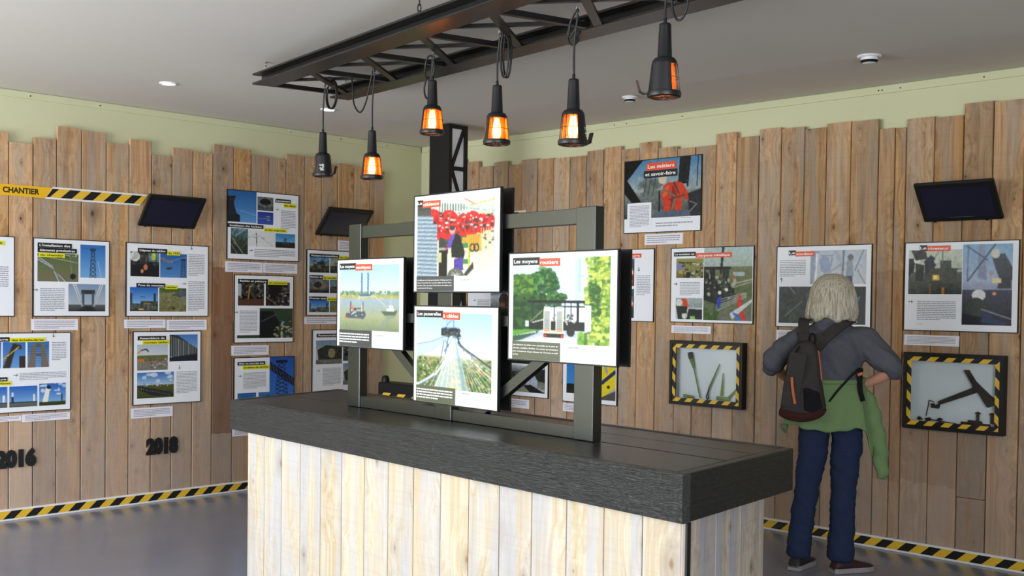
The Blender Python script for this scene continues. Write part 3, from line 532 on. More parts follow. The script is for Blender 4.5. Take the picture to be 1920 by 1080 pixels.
def ph_walkway(p):
    p.grad((164, 204, 244), (222, 236, 248), 0, .58); p.grad((190, 182, 140), (98, 122, 70), .57, .7); p.grad((98, 122, 70), (84, 110, 58), .7, 1)
    p.dabs([(60, 92, 50), (84, 116, 60), (190, 150, 120), (206, 200, 160), (50, 78, 46), (120, 140, 70)], 360, 0, .6, 1, 1, .018)
    p.poly((198, 160, 110), (.68, .7), (.98, .74), (1, .78), (.7, .74), al=.6)
    p.line((110, 150, 210), .01, (.42, .06), (.42, .2), al=.6); p.line((90, 130, 200), .012, (.42, .16), (.47, .1), (.51, .1), (.51, .2)); p.rect((84, 118, 190), .36, .18, .58, .2, al=.6)
    p.rect((52, 56, 58), .345, .2, .59, .3); p.dabs([(80, 84, 80), (40, 42, 46), (96, 110, 120)], 50, .34, .19, .6, .33, .016)
    p.line((100, 120, 150), .012, (.39, .3), (.34, .62)); p.line((90, 110, 140), .012, (.44, .32), (.4, .56)); p.line((90, 110, 140), .012, (.39, .5), (.49, .34)); p.line((90, 110, 140), .01, (.4, .36), (.48, .5)); p.line((60, 70, 80), .02, (.56, .3), (.6, .42))
    p.poly((184, 212, 226), (0, .42), (.2, .38), (.38, .3), (.42, .32), (.25, .48), (0, .6), al=.8); p.line((130, 156, 176), .012, (0, .43), (.22, .38), (.4, .3)); p.line((176, 196, 206), .012, (0, .6), (.2, .51), (.4, .34))
    p.poly((206, 222, 226), (.47, .32), (.53, .32), (.64, 1), (.24, 1), (.42, .55), al=.75); p.poly((150, 182, 190), (.52, .3), (.56, .4), (.72, 1), (.62, 1), al=.8)
    for i in range(7): x = .1 + i * .08; p.line((232, 236, 232), .008, (x, 1), (.44 + .008 * i, .5))
    p.line((206, 210, 206), .03, (0, .98), (.28, .8), (.42, .6)); p.line((110, 130, 160), .016, (0, 1), (.3, .82))
    for i in range(12): y = .62 + i * i * .0028; p.line((226, 190, 130) if i % 2 else (200, 206, 190), .008, (.5 - .01 * i * .6, y), (.55 + .006 * i, y))
    p.rect((238, 206, 140), .455, .955, .62, .972); p.rect((236, 210, 150), .47, .885, .6, .9)
    p.line((70, 78, 84), .02, (.57, .38), (.66, .46), (.82, .56), (1, .68)); p.line((150, 152, 140), .014, (.57, .41), (.8, .58), (1, .7)); p.line((100, 120, 150), .01, (.64, .44), (.65, .5)); p.line((100, 120, 150), .01, (.75, .5), (.75, .6))
    for i in range(12): p.line((210, 218, 210), .006, (.56 + .002 * i, .4 + .01 * i), (.7 + .045 * i, 1 if i < 7 else 1 - (i - 6) * .04))
    p.line((214, 222, 222), .012, (.56, .42), (1, .82)); p.dabs([(210, 120, 80)], 8, .68, .8, .76, .94, .012); p.noise(3, 2)

def photo(parent, W, H, u0, v0, u1, v1, fn, z, px=330, name='photo', crop=None):
    """a printed photograph: a grid of ink patches; u right, v down as fractions of the sheet"""
    w = (u1 - u0) * W; h = (v1 - v0) * H; nx = max(12, int(w * px)); ny = max(12, int(h * px))
    p = Pic(nx, ny); fn(p); a = np.clip(p.a, 0, 255) / 255.
    b = np.pad(a, ((1, 1), (1, 1), (0, 0)), 'edge'); a = (a * 2 + b[:-2, 1:-1] + b[2:, 1:-1] + b[1:-1, :-2] + b[1:-1, 2:]) / 6. + 0 * a
    a = np.where(a <= .04045, a / 12.92, ((a + .055) / 1.055) ** 2.4)
    xs = np.linspace(u0 * W, u1 * W, nx); ys = np.linspace(H - v0 * H, H - v1 * H, ny)
    XX, YY = np.meshgrid(xs, ys); v = np.stack([XX, YY, np.full_like(XX, z)], -1).reshape(-1, 3)
    i = (np.arange(ny - 1)[:, None] * nx + np.arange(nx - 1)[None]).ravel()
    f = np.stack([i, i + nx, i + nx + 1, i + 1], 1)
    me = bpy.data.meshes.new(name); me.vertices.add(len(v)); me.vertices.foreach_set('co', v.ravel())
    me.loops.add(f.size); me.loops.foreach_set('vertex_index', f.ravel().astype(np.int32)); me.polygons.add(len(f))
    me.polygons.foreach_set('loop_start', (np.arange(len(f)) * 4).astype(np.int32)); me.update(calc_edges=True)
    ca = me.color_attributes.new('ink', 'FLOAT_COLOR', 'POINT'); col = np.concatenate([a.reshape(-1, 3), np.ones((nx * ny, 1))], 1); ca.data.foreach_set('color', col.ravel().astype(np.float32))
    me.materials.append(M['photo']); me.validate(); o = bpy.data.objects.new(name, me); return link(o, parent)
def words(g, x0, x1, y1, y0, n, z, fill=.55, last=.6):
    pitch = (y1 - y0) / n; hh = pitch * fill
    for i in range(n):
        x = x0; y = y1 - pitch * (i + .5); xe = x1 if i < n - 1 else x0 + (x1 - x0) * last
        while x < xe - .002:
            w = hh * (1.5 + 5 * random.random()); e = min(x + w, xe); g.quad(x, y - hh / 2, e, y + hh / 2, z); x = e + hh * .55
def arrow(g, x, y, s, d, z):
    a = {'r': 0, 'd': -PI / 2, 'u': PI / 2, 'l': PI}[d]; ca, sa = math.cos(a), math.sin(a); R = lambda p: (x + s * (p[0] * ca - p[1] * sa), y + s * (p[0] * sa + p[1] * ca), z)
    g.add([R(q) for q in [(-.5, -.06), (.4, -.06), (.4, .06), (-.5, .06)]], [(0, 1, 2, 3)])
    for k in (1, -1): g.add([R(q) for q in [(.5, 0), (.38, -.0), (.12, .26 * k), (.22, .32 * k)][::k]], [(0, 1, 2, 3)])
def frame_mat(org, right, out):
    r = Vector(right).normalized(); o = Vector(out).normalized(); u = Vector((0, 0, 1)) if abs(o.z) < .01 else o.cross(r).normalized()
    return Matrix([[r[i], u[i], o[i], org[i]] for i in range(3)] + [[0, 0, 0, 1]])
def board(name, label, T, W, H, items, group=None, t=.010, fr=.005, frame='black', dark=None, res=330, cat='poster'):
    """a framed print: T maps its own x right, y up, z out"""
    e = empty(name, label, cat, mat=T, group=group)
    g = G()
    for a, b in (((0, 0, 0), (fr, H, t)), ((W - fr, 0, 0), (W, H, t)), ((fr, 0, 0), (W - fr, fr, t)), ((fr, H - fr, 0), (W - fr, H, t))): g.box(a, b)
    g.build('frame', M[frame], e)
    G().box((fr, fr, 0), (W - fr, H - fr, t - .0015)).build('sheet', M['sheet'], e)
    z = t - .0015 + .0006; tx = {}
    lv = 0
    for it in items:
        k = it[0]; lv += 1
        if k == 'ph': photo(e, W, H, *[min(max(q, fr / W), 1 - fr / W) for q in it[1:5]], it[5], z + .00012 * lv, px=res)
        elif k == 'band':
            _, u0, v0, u1, v1, c, s = it[:7]; tc = it[7] if len(it) > 7 else ('ink_white' if c != 'ink_yellow' else 'ink_black')
            x0, x1, y0, y1 = u0 * W, u1 * W, H - v1 * H, H - v0 * H; zb = z + .0035
            if c is not None:
                b = G().box((x0, y0, z), (x1, y1, zb)).build('title_band', M[c], e)
            else: b = e
            if s:
                g = G(); pad = (x1 - x0) * .05; h = (y1 - y0) * .5; lettering(g, s, x0 + pad, x1 - pad, y0 + (y1 - y0) * .27, h, zb + .0006, .02); g.build('lettering', M[tc], b)
        elif k == 'box':
            _, u0, v0, u1, v1, c = it; G().box((u0 * W, H - v1 * H, z), (u1 * W, H - v0 * H, z + .0018 + .0001 * lv)).build('caption_box', M[c], e)
        elif k == 'txt':
            _, u0, v0, u1, v1, n = it[:6]; c = it[6] if len(it) > 6 else 'ink_grey'; zz = it[7] if len(it) > 7 else z + .0004
            g = G(); words(g, u0 * W, u1 * W, H - v0 * H, H - v1 * H, n, zz, fill=it[8] if len(it) > 8 else .42); g.build('text_block', M[c], e)['kind'] = 'stuff'
        elif k == 'lines':
            _, u0, v0, u1, v1, ls, c = it; g = G(); n = len(ls); ph_ = (v1 - v0) * H / n
            for i, s in enumerate(ls):
                vv, ff, a, b = text_mesh(s, .012); lettering(g, s, u0 * W, u0 * W + min((u1 - u0) * W, (b - a) / 27. * (u1 - u0) * W * 1.02) if i == n - 1 else u1 * W, H - v0 * H - ph_ * (i + .78), ph_ * .46, z + .003)
            g.build('lettering', M[c], e)
        elif k == 'arr':
            _, u, v, d = it; g = G(); arrow(g, u * W, H - v * H, .028, d, z + .004); g.build('arrow', M['ink_black'], e)
    for c, g in tx.items(): g.build('small_print', M[c], e)
    return e
# word-like strips count as print, so they are one piece per colour

# ------------------------------------------------------------------ the room
def struct(o, kind='structure'): o['kind'] = 'structure'; return o
XW, YW = XL - .045, YR + .045                # painted wall surfaces
XE, YB = 2.2, -2.2
struct(G().box((XW - .2, YB - .2, -.1), (XE + .2, YW + .2, 0)).build('floor', M['floor']))
# ceiling: a flat middle and bands rising a little towards the walls
p1 = onZ(1320, 152, ZC - .03); p2 = onZ(460, 179, ZC - .03)
yb, xb = float(p1[1]), float(p2[0])
v = [(XW, YB, ZC), (XE, YB, ZC - .03), (XE, YW, ZC), (XW, YW, ZC), (xb, YB, ZC - .03), (xb, yb, ZC - .03), (XE, yb, ZC - .03)]
v += [(x, y, ZC + .15) for x, y in ((XW - .2, YB - .2), (XE + .2, YB - .2), (XE + .2, YW + .2), (XW - .2, YW + .2))]
struct(new('ceiling', v, [(4, 5, 6, 1), (0, 3, 5, 4), (3, 2, 6, 5), (10, 9, 8, 7)], M['ceiling_paint']))
wl = struct(G().box((XW - .15, YB, 0), (XW, YW + .15, ZC + .05)).build('wall_left', M['wall_paint']))
wr = struct(G().box((XW, YW, 0), (XE, YW + .15, ZC + .05)).build('wall_right', M['wall_paint']))
g = G(); g.box((XE, YB, 0), (XE + .15, YW + .15, .4)); g.box((XE, YB, 2.6), (XE + .15, YW + .15, ZC + .05)); g.box((XE, 1.1, .4), (XE + .15, YW + .15, 2.6)); g.box((XE, YB, .4), (XE + .15, -1.95, 2.6))
struct(g.build('wall_side', M['dark_wall']))
g = G()
for y in (-1.95, -.95, .05, 1.04): g.box((XE + .05, y, .4), (XE + .11, y + .06, 2.6))
struct(g.build('side_fill_frame', M['white_frame']))  # unseen mullions, added with the opening for the side fill light
g = G(); g.box((-7.4, YB - .15, 0), (XE, YB, .35)); g.box((-7.4, YB - .15, 2.6), (XE, YB, ZC + .05)); g.box((-3.0, YB - .15, .35), (XE, YB, 2.6)); g.box((-7.4, YB - .15, .35), (-7.3, YB, 2.6))
struct(g.build('wall_back', M['wall_paint']))
g = G()
for x in (-7.3, -5.88, -4.46, -3.06): g.box((x, YB - .12, .35), (x + .06, YB - .05, 2.6))
g.box((-7.3, YB - .12, .35), (-3.0, YB - .05, .41)); g.box((-7.3, YB - .12, 2.54), (-3.0, YB - .05, 2.6))
struct(g.build('window_1', M['white_frame']))

def plank(parent, T, w, h, t=.026, mat='plank', tone=0., stain=None, ch=.003):
    """one board with eased front edges; its own x right, y up, z out of the wall"""
    prof = [(0, 0), (w, 0), (w, t - ch), (w - ch, t), (ch, t), (0, t - ch)]
    v = []; nseg = 3
    for i in range(nseg + 1):
        yy = h * i / nseg; wob = (random.random() - .5) * .0016
        v += [(x + wob, yy, z) for x, z in prof]
    f = [tuple(range(6)), tuple(range(nseg * 6, nseg * 6 + 6))[::-1]]
    for s in range(nseg):
        for k in range(6): a, b = s * 6 + k, s * 6 + (k + 1) % 6; f.append((a, a + 6, b + 6, b))
    o = new('plank', v, f, M[mat], parent); o.matrix_world = T
    # grain runs along local y, the wood shader reads local z: keep the axes straight
    o['tone'] = float(tone); o['stain'] = 0.; o['stain_low'] = 0.; o['stain_high'] = 0.
    if stain: o['stain'] = stain[2]; o['stain_low'] = stain[0]; o['stain_high'] = stain[1]
    return o
def wall_plank(parent, side, a, b, top, z0=.0, top2=None, tone=0., stain=None, gap=.0065):
    """a..b along the wall in metres; the board stands upright; object z is the grain"""
    w = b - a - gap; h = top - z0; t = .024 + random.random() * .004; ch = .003
    dx = (random.random() - .5) * .003
    prof = [(0, 0), (w, 0), (w, t - ch), (w - ch, t), (ch, t), (0, t - ch)]; v = []
    for zz in (0, h * .33, h * .66, h):
        wb = (random.random() - .5) * .0015
        for x, y in prof:
            ex = (random.random() * 0) if zz < h else (x / w - .5) * (top2 or 0)
            v.append((x + wb, y, zz + ex))
    n = 4; f = [tuple(range(6)), tuple(range(18, 24))[::-1]]
    for s in range(3):
        for k in range(6): q, r = s * 6 + k, s * 6 + (k + 1) % 6; f.append((q, q + 6, r + 6, r))
    if side == 'L': T = Matrix(((0, 1, 0, XL - .026), (1, 0, 0, a + gap / 2), (0, 0, 1, z0), (0, 0, 0, 1)))
    else: T = Matrix(((1, 0, 0, a + gap / 2), (0, -1, 0, YR + .026), (0, 0, 1, z0), (0, 0, 0, 1)))
    v2 = [tuple(T @ Vector(q)) for q in v]; o0 = T.to_translation()
    ob = new('plank', [tuple(Vector(q) - o0) for q in v2], f, M['plank'], None, loc=o0)
    bm = bmesh.new(); bm.from_mesh(ob.data); bmesh.ops.recalc_face_normals(bm, faces=bm.faces); bm.to_mesh(ob.data); bm.free()
    ob.parent = parent
    ob['tone'] = float(tone); ob['stain'] = 0.; ob['stain_low'] = 0.; ob['stain_high'] = 0.
    if stain: ob['stain'] = float(stain[2]); ob['stain_low'] = float(stain[0]); ob['stain_high'] = float(stain[1])
    return ob
# left wall boards: right edge px, top px (at the board's middle), extras
LB = [(-60, 262), (-25, 250), (16.5, 246), (62, 268), (106, 259.5), (152.5, 238.5), (199, 247.5), (242, 269), (284, 263), (322.5, 291.5), (361.5, 279), (398.5, 286), (437, 272), (470.3, 279.5), (503.3, 291), (535.6, 298), (570, 290.5), (602.5, 294.5), (632.5, 308), (663, 308), (692.5, 315.5), (720.5, 320)]
prev = onX(-105, 500, XL)[1]; px0 = -105
for i, (px, top) in enumerate(LB):
    b = onX(px, 500, XL)[1]; zt = onX((px0 + px) / 2, top, XL)[2]
    st = (.47, 1.70, .85) if px == 437 else None
    if px == 470.3: st = (.66, 1.3, .35)
    wall_plank(wl, 'L', prev, b, zt, tone={16.5: -.05, 62: .03, 437: -.06, 398.5: .04, 720.5: -.08}.get(px, 0) - (.06 if px > 437 else 0), stain=st)
    prev = b; px0 = px
RB = [(870, 300), (896, 304), (922.5, 312.5), (950.5, 303.5), (975.8, 309), (1005.5, 299), (1035.3, 298), (1066, 296.5), (1097, 293.5), (1128.5, 282.5), (1161.5, 276), (1195, 279.5), (1230, 267), (1266.7, 276.5), (1300, 278), (1338.5, 274), (1377.5, 250), (1419, 257), (1460.5, 241.5), (1504, 240), (1545, 241), (1591, 230.5), (1642.5, 226.5), (1673, 241.5), (1694, 240.5), (1747, 221.5), (1801.5, 219), (1857, 192.5), (1916, 189), (1972, 190), (2030, 205)]
prev = onY(845, 500, YR)[0]; px0 = 845
for px, top in RB:
    b = onY(px, 500, YR)[0]; zt = onY((px0 + px) / 2, top, YR)[2]; st = None; tn = -.09
    if px in (1694, 1747): st = (.43 if px == 1694 else .45, 1.69, .30)
    if px == 1801.5: st = (.44, 3., .25)
    if px == 1673: st = (.44, 1.69, .3)
    if px > 1650: tn = -.15
    if px in (1129, 1161.5): tn = -.12
    if px == 1857:
        zc = onY(1813, 934, YR)[2]; wall_plank(wr, 'R', prev, b, zc - .002, tone=tn); wall_plank(wr, 'R', prev, b, zt, z0=zc + .002, tone=tn - .02)
    else: wall_plank(wr, 'R', prev, b, zt, tone=tn, stain=st)
    prev = b; px0 = px

struct(G().box((XW + .001, 1.6, .02), (XW + .014, 5.90, 1.95)).build('gap_shade_left', M['black'])); struct(G().box((-6.7, YW - .014, .02), (-1.2, YW - .001, 2.28)).build('gap_shade_right', M['black']))  # black sheets added behind the boards so their gaps look shaded
# hazard-striped skirting boards
def skirt(name, T, L, mat, h0=.0, h1=.074):
    o = G().box((0, h0, 0), (L, h1, .012)).build(name, M['white_frame']); o.matrix_world = T; struct(o)
    s = G().box((.0, h0 + .012, .0122), (L, h1 - .012, .0132)).build('hazard_tape', M[mat], o)
    return o
skirt('baseboard_left', frame_mat((XL + .001, 1.9, .001), (0, 1, 0), (1, 0, 0)), 5.92 - 1.9, 'stripe_left')
skirt('baseboard_right', frame_mat((-6.74, YR - .001, .001), (1, 0, 0), (0, -1, 0)), 6.1, 'stripe_right')
# picture rails with screws under the ceiling
def rail(name, T, L, screws):
    o = G().box((0, 0, 0), (L, .042, .012)).build(name, M['wall_paint']); o.matrix_world = T; struct(o)
    for s in screws: G().lathe([(.0, .0155), (.0035, .0155), (.0045, .012)], 10, c=(s, .02, 0)).build('screw', M['black'], o)
zrail = ZC - .048
rail('trim_1', frame_mat((XW, YB, zrail), (0, 1, 0), (1, 0, 0)), YW - YB - .02, [float(onX(u, v, XW)[1]) - YB for u, v in [(55.6, 171.9), (186.4, 190.8), (543.75, 241.2), (637.5, 254.6), (723.8, 267.6)]])
rail('trim_2', frame_mat((XW + .02, YW, zrail), (1, 0, 0), (0, -1, 0)), XE - XW - .03, [float(onY(u, v, YW)[0]) - XW for u, v in [(1150, 234.7), (1172.7, 231.3), (1276.7, 217.3), (1643.2, 170.2), (1650, 169.5), (1684.1, 164.7), (1840, 144.1)]])

# black lattice column standing free in front of the corner
def column():
    x1 = -6.06; y0, y1 = 5.49, 5.675; x0 = -6.275; e = empty('lattice_column', 'tall black steel column with zigzag lattice side, left of the right-hand plank wall', 'column', loc=(x0, y0, 0)); H = ZC - .035
    W, D = x1 - x0, y1 - y0
    G().box((0, 0, 0), (.012, D, H)).build('side_plate', M['black'], e)
    G().box((.012, 0, 0), (W - .02, .012, H)).build('front_plate', M['black'], e)
    G().box((W - .020, .03, 0), (W - .015, D - .03, H - .02)).build('pale_liner', M['sheet'], e)
    for yy in (0, D - .03): G().box((W - .02, yy, 0), (W, yy + .03, H)).build('upright', M['black'], e)
    n = 9; hs = .30; z = H - .02; k = 0
    G().box((W - .012, .03, H - .03), (W - .002, D - .03, H)).build('crossbar', M['black'], e)
    while z > .2:
        zb = z - hs; G().box((W - .012, .03, zb - .015), (W - .002, D - .03, zb + .015)).build('crossbar', M['black'], e)
        a, b = (.03, D - .03) if k % 2 else (D - .03, .03)
        g = G(); d = Vector((0, b - a, zb - z)).normalized(); n_ = Vector((0, -d.z, d.y)) * .014
        P, Q = Vector((0, a, z)), Vector((0, b, zb)); v = [P - n_, P + n_, Q + n_, Q - n_]
        g.add([(W - .013, q.y, q.z) for q in v] + [(W - .004, q.y, q.z) for q in v], [(0, 1, 2, 3), (7, 6, 5, 4), (0, 4, 5, 1), (1, 5, 6, 2), (2, 6, 7, 3), (3, 7, 4, 0)])
        g.build('diagonal', M['black'], e); z = zb; k += 1
column()
# black box with a striped band at the column's foot
e = empty('striped_pedestal', 'low black pedestal with yellow hazard stripes left of the lattice column', 'pedestal', loc=(-6.62, 5.30, 0))
G().box((0, 0, 0), (.50, .14, .835)).build('body', M['black'], e, bevel=.01)
o = G().box((0, 0, 0), (.44, .10, .003)).build('hazard_tape', M['stripe_wide'], e); o.matrix_local = Matrix(((1, 0, 0, .035), (0, 0, -1, -.001), (0, 1, 0, .66), (0, 0, 0, 1)))
G().lathe([(0, .05), (.022, .045), (.03, .02), (.03, 0)], 16, c=(.03, .05, .835)).build('knob', M['black'], e, smooth=True)

# ceiling fittings
def downlight(u, v, lab):
    p = onZ(u, v, ZC - .03); zc = ZC - .03 + .03 * max(0, (xb - p[0]) / (xb - XW)); e = empty('downlight', lab, 'light', loc=(p[0], p[1], zc - .003))
    G().lathe([(.040, -.004), (.052, -.004), (.055, 0), (.055, .01)], 28).build('rim', M['white_frame'], e, smooth=True)
    G().lathe([(0, -.002), (.040, -.003)], 28).build('diffuser', M['downlight'], e)
downlight(316, 156, 'small round lit ceiling downlight above the left plank wall, alone'); downlight(616, 205, 'small round lit ceiling downlight beside the leftmost lamp cord')
def detector(u, v, lab, s=1.):
    p = onZ(u, v, ZC - .03); e = empty('smoke_detector', lab, 'detector', loc=(p[0], p[1], ZC - .032))
    G().lathe([(0, .0), (.062 * s, 0), (.062 * s, -.006), (.048 * s, -.010)], 26).build('base', M['white_frame'], e, smooth=True)
    G().lathe([(.044 * s, -.008), (.044 * s, -.028 * s), (.034 * s, -.038 * s), (.0, -.04 * s)], 26).build('dome', M['white_frame'], e, smooth=True)
    G().lathe([(.0445 * s, -.024 * s), (.046 * s, -.026 * s), (.036 * s, -.037 * s)], 26).build('slot', M['black'], e)
detector(1630, 104, 'white ceiling smoke detector at upper right, the larger one'); detector(1181, 181, 'small white ceiling detector between the two rightmost lamps', .8)

# ------------------------------------------------------------------ hanging truss
B0 = np.array([-5.148, 3.338, 2.673]); dv = -ray(-350, 443); dv /= np.linalg.norm(dv); wv = np.array([-dv[1], dv[0], 0]); wv /= np.linalg.norm(wv); uv = np.cross(dv, wv); uv *= np.sign(uv[2]) / np.linalg.norm(uv)
TT = Matrix([[dv[i], wv[i], uv[i], B0[i]] for i in range(3)] + [[0, 0, 0, 1]])
truss = empty('hanging_truss', 'black twin-girder lattice truss hung on chains below the ceiling', 'truss', mat=TT)
HG = .060
def ibeam(x0, x1, y0, wd):
    g = G(); t = .010
    g.box((x0, y0, -t), (x1, y0 + wd, 0)); g.box((x0, y0, -HG), (x1, y0 + wd, -HG + t)); g.box((x0 + .0, y0 + wd * .42, -HG + t), (x1, y0 + wd * .58, -t)); return g
ibeam(-.205, 4.9, 0.0, .125).build('girder', M['girder'], truss, bevel=.0015, seg=1)
ibeam(-.375, 4.9, .525, .125).build('girder', M['girder'], truss, bevel=.0015, seg=1)
lamp_d = [.10, .74, 1.35, 1.93, 2.50, 3.05]
nodes = [-.21] + [(lamp_d[i] + lamp_d[i + 1]) / 2 for i in range(5)] + [3.35, 3.95, 4.55]
def bar(p, q, w, t, mat='girder', name='brace', parent=truss):
    P, Q = Vector(p), Vector(q); d = (Q - P); L = d.length; d.normalize(); s = Vector((0, 0, 1)).cross(d).normalized(); u = d.cross(s)
    T = Matrix([[d[i], s[i], u[i], P[i]] for i in range(3)] + [[0, 0, 0, 1]]); g = G().box((0, -w / 2, -t / 2), (L, w / 2, t / 2), T); return g.build(name, M[mat], parent)
for i in range(len(nodes)):
    n = nodes[i]; bar((n + (-.02 if i else 0), .115, -.045), (n - .02, .535, -.045), .03, .022, name='crossbar')
    if i + 1 < len(nodes):
        m = nodes[i + 1]; bar((n + .04, .115, -.028), (m - .04, .535, -.028), .024, .014); bar((m - .05, .115, -.052), (n + .05, .535, -.052), .036, .012)
def chain(u, v0, v1, lab, base=None, steel=2):
    top = onZ(u, v0, ZC - .03); 
    e = empty('chain', lab, 'chain', loc=tuple(top)); 
    zb = base; L = top[2] - zb; n = max(3, int(L / .028)); h = L / n
    for i in range(n):
        g = G(); pts = []
        for k in range(12):
            a = 2 * PI * k / 12; x = .0065 * math.cos(a); z = -h * (i + .5) + h * .62 * math.sin(a); pts.append((x, 0, z) if i % 2 else (0, x, z))
        g.tube(pts, .0026, 6, closed=True).build('link', M['steel' if i < steel else 'cable'], e, smooth=True)
    G().lathe([(0, 0.), (.012, 0), (.012, -.004), (.004, -.006), (.003, -.016)], 12).build('ceiling_hook', M['steel'], e)
tl = lambda x, y, z: np.array(TT @ Vector((x, y, z)))
# chains hang at girder points; the near girder's first two are seen, with one over the far girder
def along(px, y):
    lo, hi = -.4, 4.5
    for _ in range(40):
        m = (lo + hi) / 2; P = tl(m, y, 0) - CAMP; c = MC.T @ np.array([P[0], -P[2], P[1]])
        if 960 + F_PX * c[0] / c[2] < px: lo = m
        else: hi = m
    return lo
for (x, y, lab) in ((along(498, .06), .06, 'short chain holding the far left end of the near girder'), (along(786, .06), .06, 'chain above the middle of the near girder'), (along(648, .59), .59, 'short chain seen between the braces at the far girder end'), (along(942, .59), .59, 'chain seen through the truss beside the fourth lamp cord'), (3.3, .06, 'chain holding the near girder out of view at its close end')):
    P = tl(x, y, 0); e = None
    top = np.array([P[0], P[1], ZC - .03]); ee = empty('chain', lab, 'chain', loc=tuple(top)); L = top[2] - P[2]; n = max(3, int(L / .027)); h = L / n
    for i in range(n):
        pts = []
        for k in range(12):
            a = 2 * PI * k / 12; xx = .0068 * math.cos(a); z = -h * (i + .5) + h * .62 * math.sin(a); pts.append((xx * .7, xx * .7, z) if i % 2 else (xx * .7, -xx * .7, z))
        G().tube(pts, .0027, 6, closed=True).build('link', M['steel' if i < n * .4 else 'cable'], ee, smooth=True)
    G().lathe([(0, 0.), (.012, 0), (.012, -.004), (.004, -.006), (.003, -.012)], 12).build('ceiling_hook', M['steel'], ee)

# ------------------------------------------------------------------ caged inspection lamps
def lamp_parts(root):
    # z=0 at the bottom ring, 0.125 top of the cage, 0.24 top of the handle; shroud opens towards +x
    G().lathe([(.0, .243), (.0165, .243), (.019, .240), (.0195, .235), (.024, .135), (.026, .130)], 24).build('handle', M['black_plastic'], root, auto=.6)
    G().lathe([(.004, .262), (.006, .258), (.006, .243)], 10).build('cable_gland', M['black_plastic'], root, smooth=True)
    G().lathe([(.0255, .131), (.034, .128), (.041, .118), (.0425, .108), (.040, .108), (.038, .116), (.024, .126)], 28).build('shoulder', M['black_plastic'], root, auto=.6)
    a = 1.25
    G().lathe([(.0425, .110), (.0525, .018), (.0505, .018), (.0405, .110)], 22, a, 2 * PI - a).build('shroud', M['black_plastic'], root, auto=.6)
    G().lathe([(.0395, .110), (.0495, .018)], 22, a, 2 * PI - a).build('reflector', M['lamp_inner'], root, smooth=True)
    g = G()
    for k in range(4):
        b = -.85 + 1.7 * k / 3; c, s = math.cos(b), math.sin(b); g.tube([(.042 * c, .042 * s, .110), (.052 * c, .052 * s, .016)], .0011, 6)
    for z, r in ((.064, .0470),): g.tube([(r * math.cos(-1.25 + 2.5 * i / 14), r * math.sin(-1.25 + 2.5 * i / 14), z) for i in range(15)], .0013, 6)
    g.build('wire_cage', M['black_plastic'], root, smooth=True)
    G().lathe([(.046, .022), (.055, .020), (.057, .012), (.055, .003), (.047, .0), (.045, .004), (.046, .022)], 32).build('bottom_ring', M['black_plastic'], root, auto=.7)
    g = G()
    for k in range(4):
        b = PI * k / 4; g.tube([(-.046 * math.cos(b), -.046 * math.sin(b), .004), (.046 * math.cos(b), .046 * math.sin(b), .004)], .0015, 5)
    g.build('bottom_grille', M['black_plastic'], root)
    G().lathe([(.030, .118), (.033, .100), (.038, .030), (.036, .014), (.020, .008), (0, .007)], 26).build('glass_jar', M['lamp_glass'], root, smooth=True)
    b = G().lathe([(.010, .112), (.012, .095), (.014, .085), (.017, .065), (.0175, .045), (.013, .030), (0, .022)], 20).build('bulb', M['bulb'], root, smooth=True)
    G().lathe([(.0, .12), (.016, .12), (.016, .108), (0, .106)], 18).build('socket', M['lamp_inner'], root, smooth=True)
    g = G(); g.tube([(.0035 * math.cos(i), .0035 * math.sin(i), .090 - i * .0022) for i in range(22)], .0022, 5); g.build('filament', M['filament'], b)
    g = G(); hk = [(-.050, 0, .014), (-.068, 0, .012), (-.080, 0, .018), (-.090, 0, .052)]
    for p, q in zip(hk[:-1], hk[1:]):
        P, Q = Vector(p), Vector(q); d = (Q - P); L = d.length; d.normalize(); s = Vector((0, 1, 0)); u = d.cross(s); T = Matrix([[d[i], s[i], u[i], P[i]] for i in range(3)] + [[0, 0, 0, 1]]); g.box((-.003, -.010, -.002), (L + .003, .010, .002), T)
    g.build('hook', M['black_plastic'], root)
    lb = G()
    for r in range(7):
        for c in range(5):
            if random.random() < .72:
                a0 = 1.9 + c * .10; z = .030 + r * .0052; rr = .0525 - (z - .018) * .1087 + .0006
                lb.add([(rr * math.cos(a0), rr * math.sin(a0), z), (rr * math.cos(a0 + .075), rr * math.sin(a0 + .075), z), (rr * math.cos(a0 + .075), rr * math.sin(a0 + .075), z + .003), (rr * math.cos(a0), rr * math.sin(a0), z + .003)], [(0, 1, 2, 3)])
    lb.build('rating_label', M['ink_white'], root)
def copy_tree(o, parent=None):
    c = o.copy(); COL.objects.link(c); c.parent = parent
    for ch in list(o.children): copy_tree(ch, c)
    return c
midp = B0 + wv * .33; nv = np.cross(dv, [0, 0, 1]); nv /= np.linalg.norm(nv)
LAMPS = [((605, 333), -165, 'leftmost caged lamp, its black shroud turned to the camera'), ((697, 338), -22, 'second caged lamp from the left, glowing orange'), ((810, 254), -28, 'third caged lamp from the left, hung close under the truss'), ((931, 274), -18, 'fourth caged lamp from the left, open side lit, hook on its left'), ((1074, 275), -98, 'fifth caged lamp, on a long straight cord, hook on its right'), ((1245, 186), 48, 'rightmost caged lamp with a white rating label on its shroud')]
proto = None; roots = []
for i, ((u, v), ang, lab) in enumerate(LAMPS):
    P = onP(u, v, midp, nv)
    if proto is None:
        proto = empty('caged_lamp', lab, 'lamp', group='caged lamps under the truss'); lamp_parts(proto); r = proto
    else: r = copy_tree(proto)
    r['label'] = lab; r.location = (P[0], P[1], P[2] + .004); r.rotation_euler = (0, 0, math.radians(ang)); roots.append((r, P))
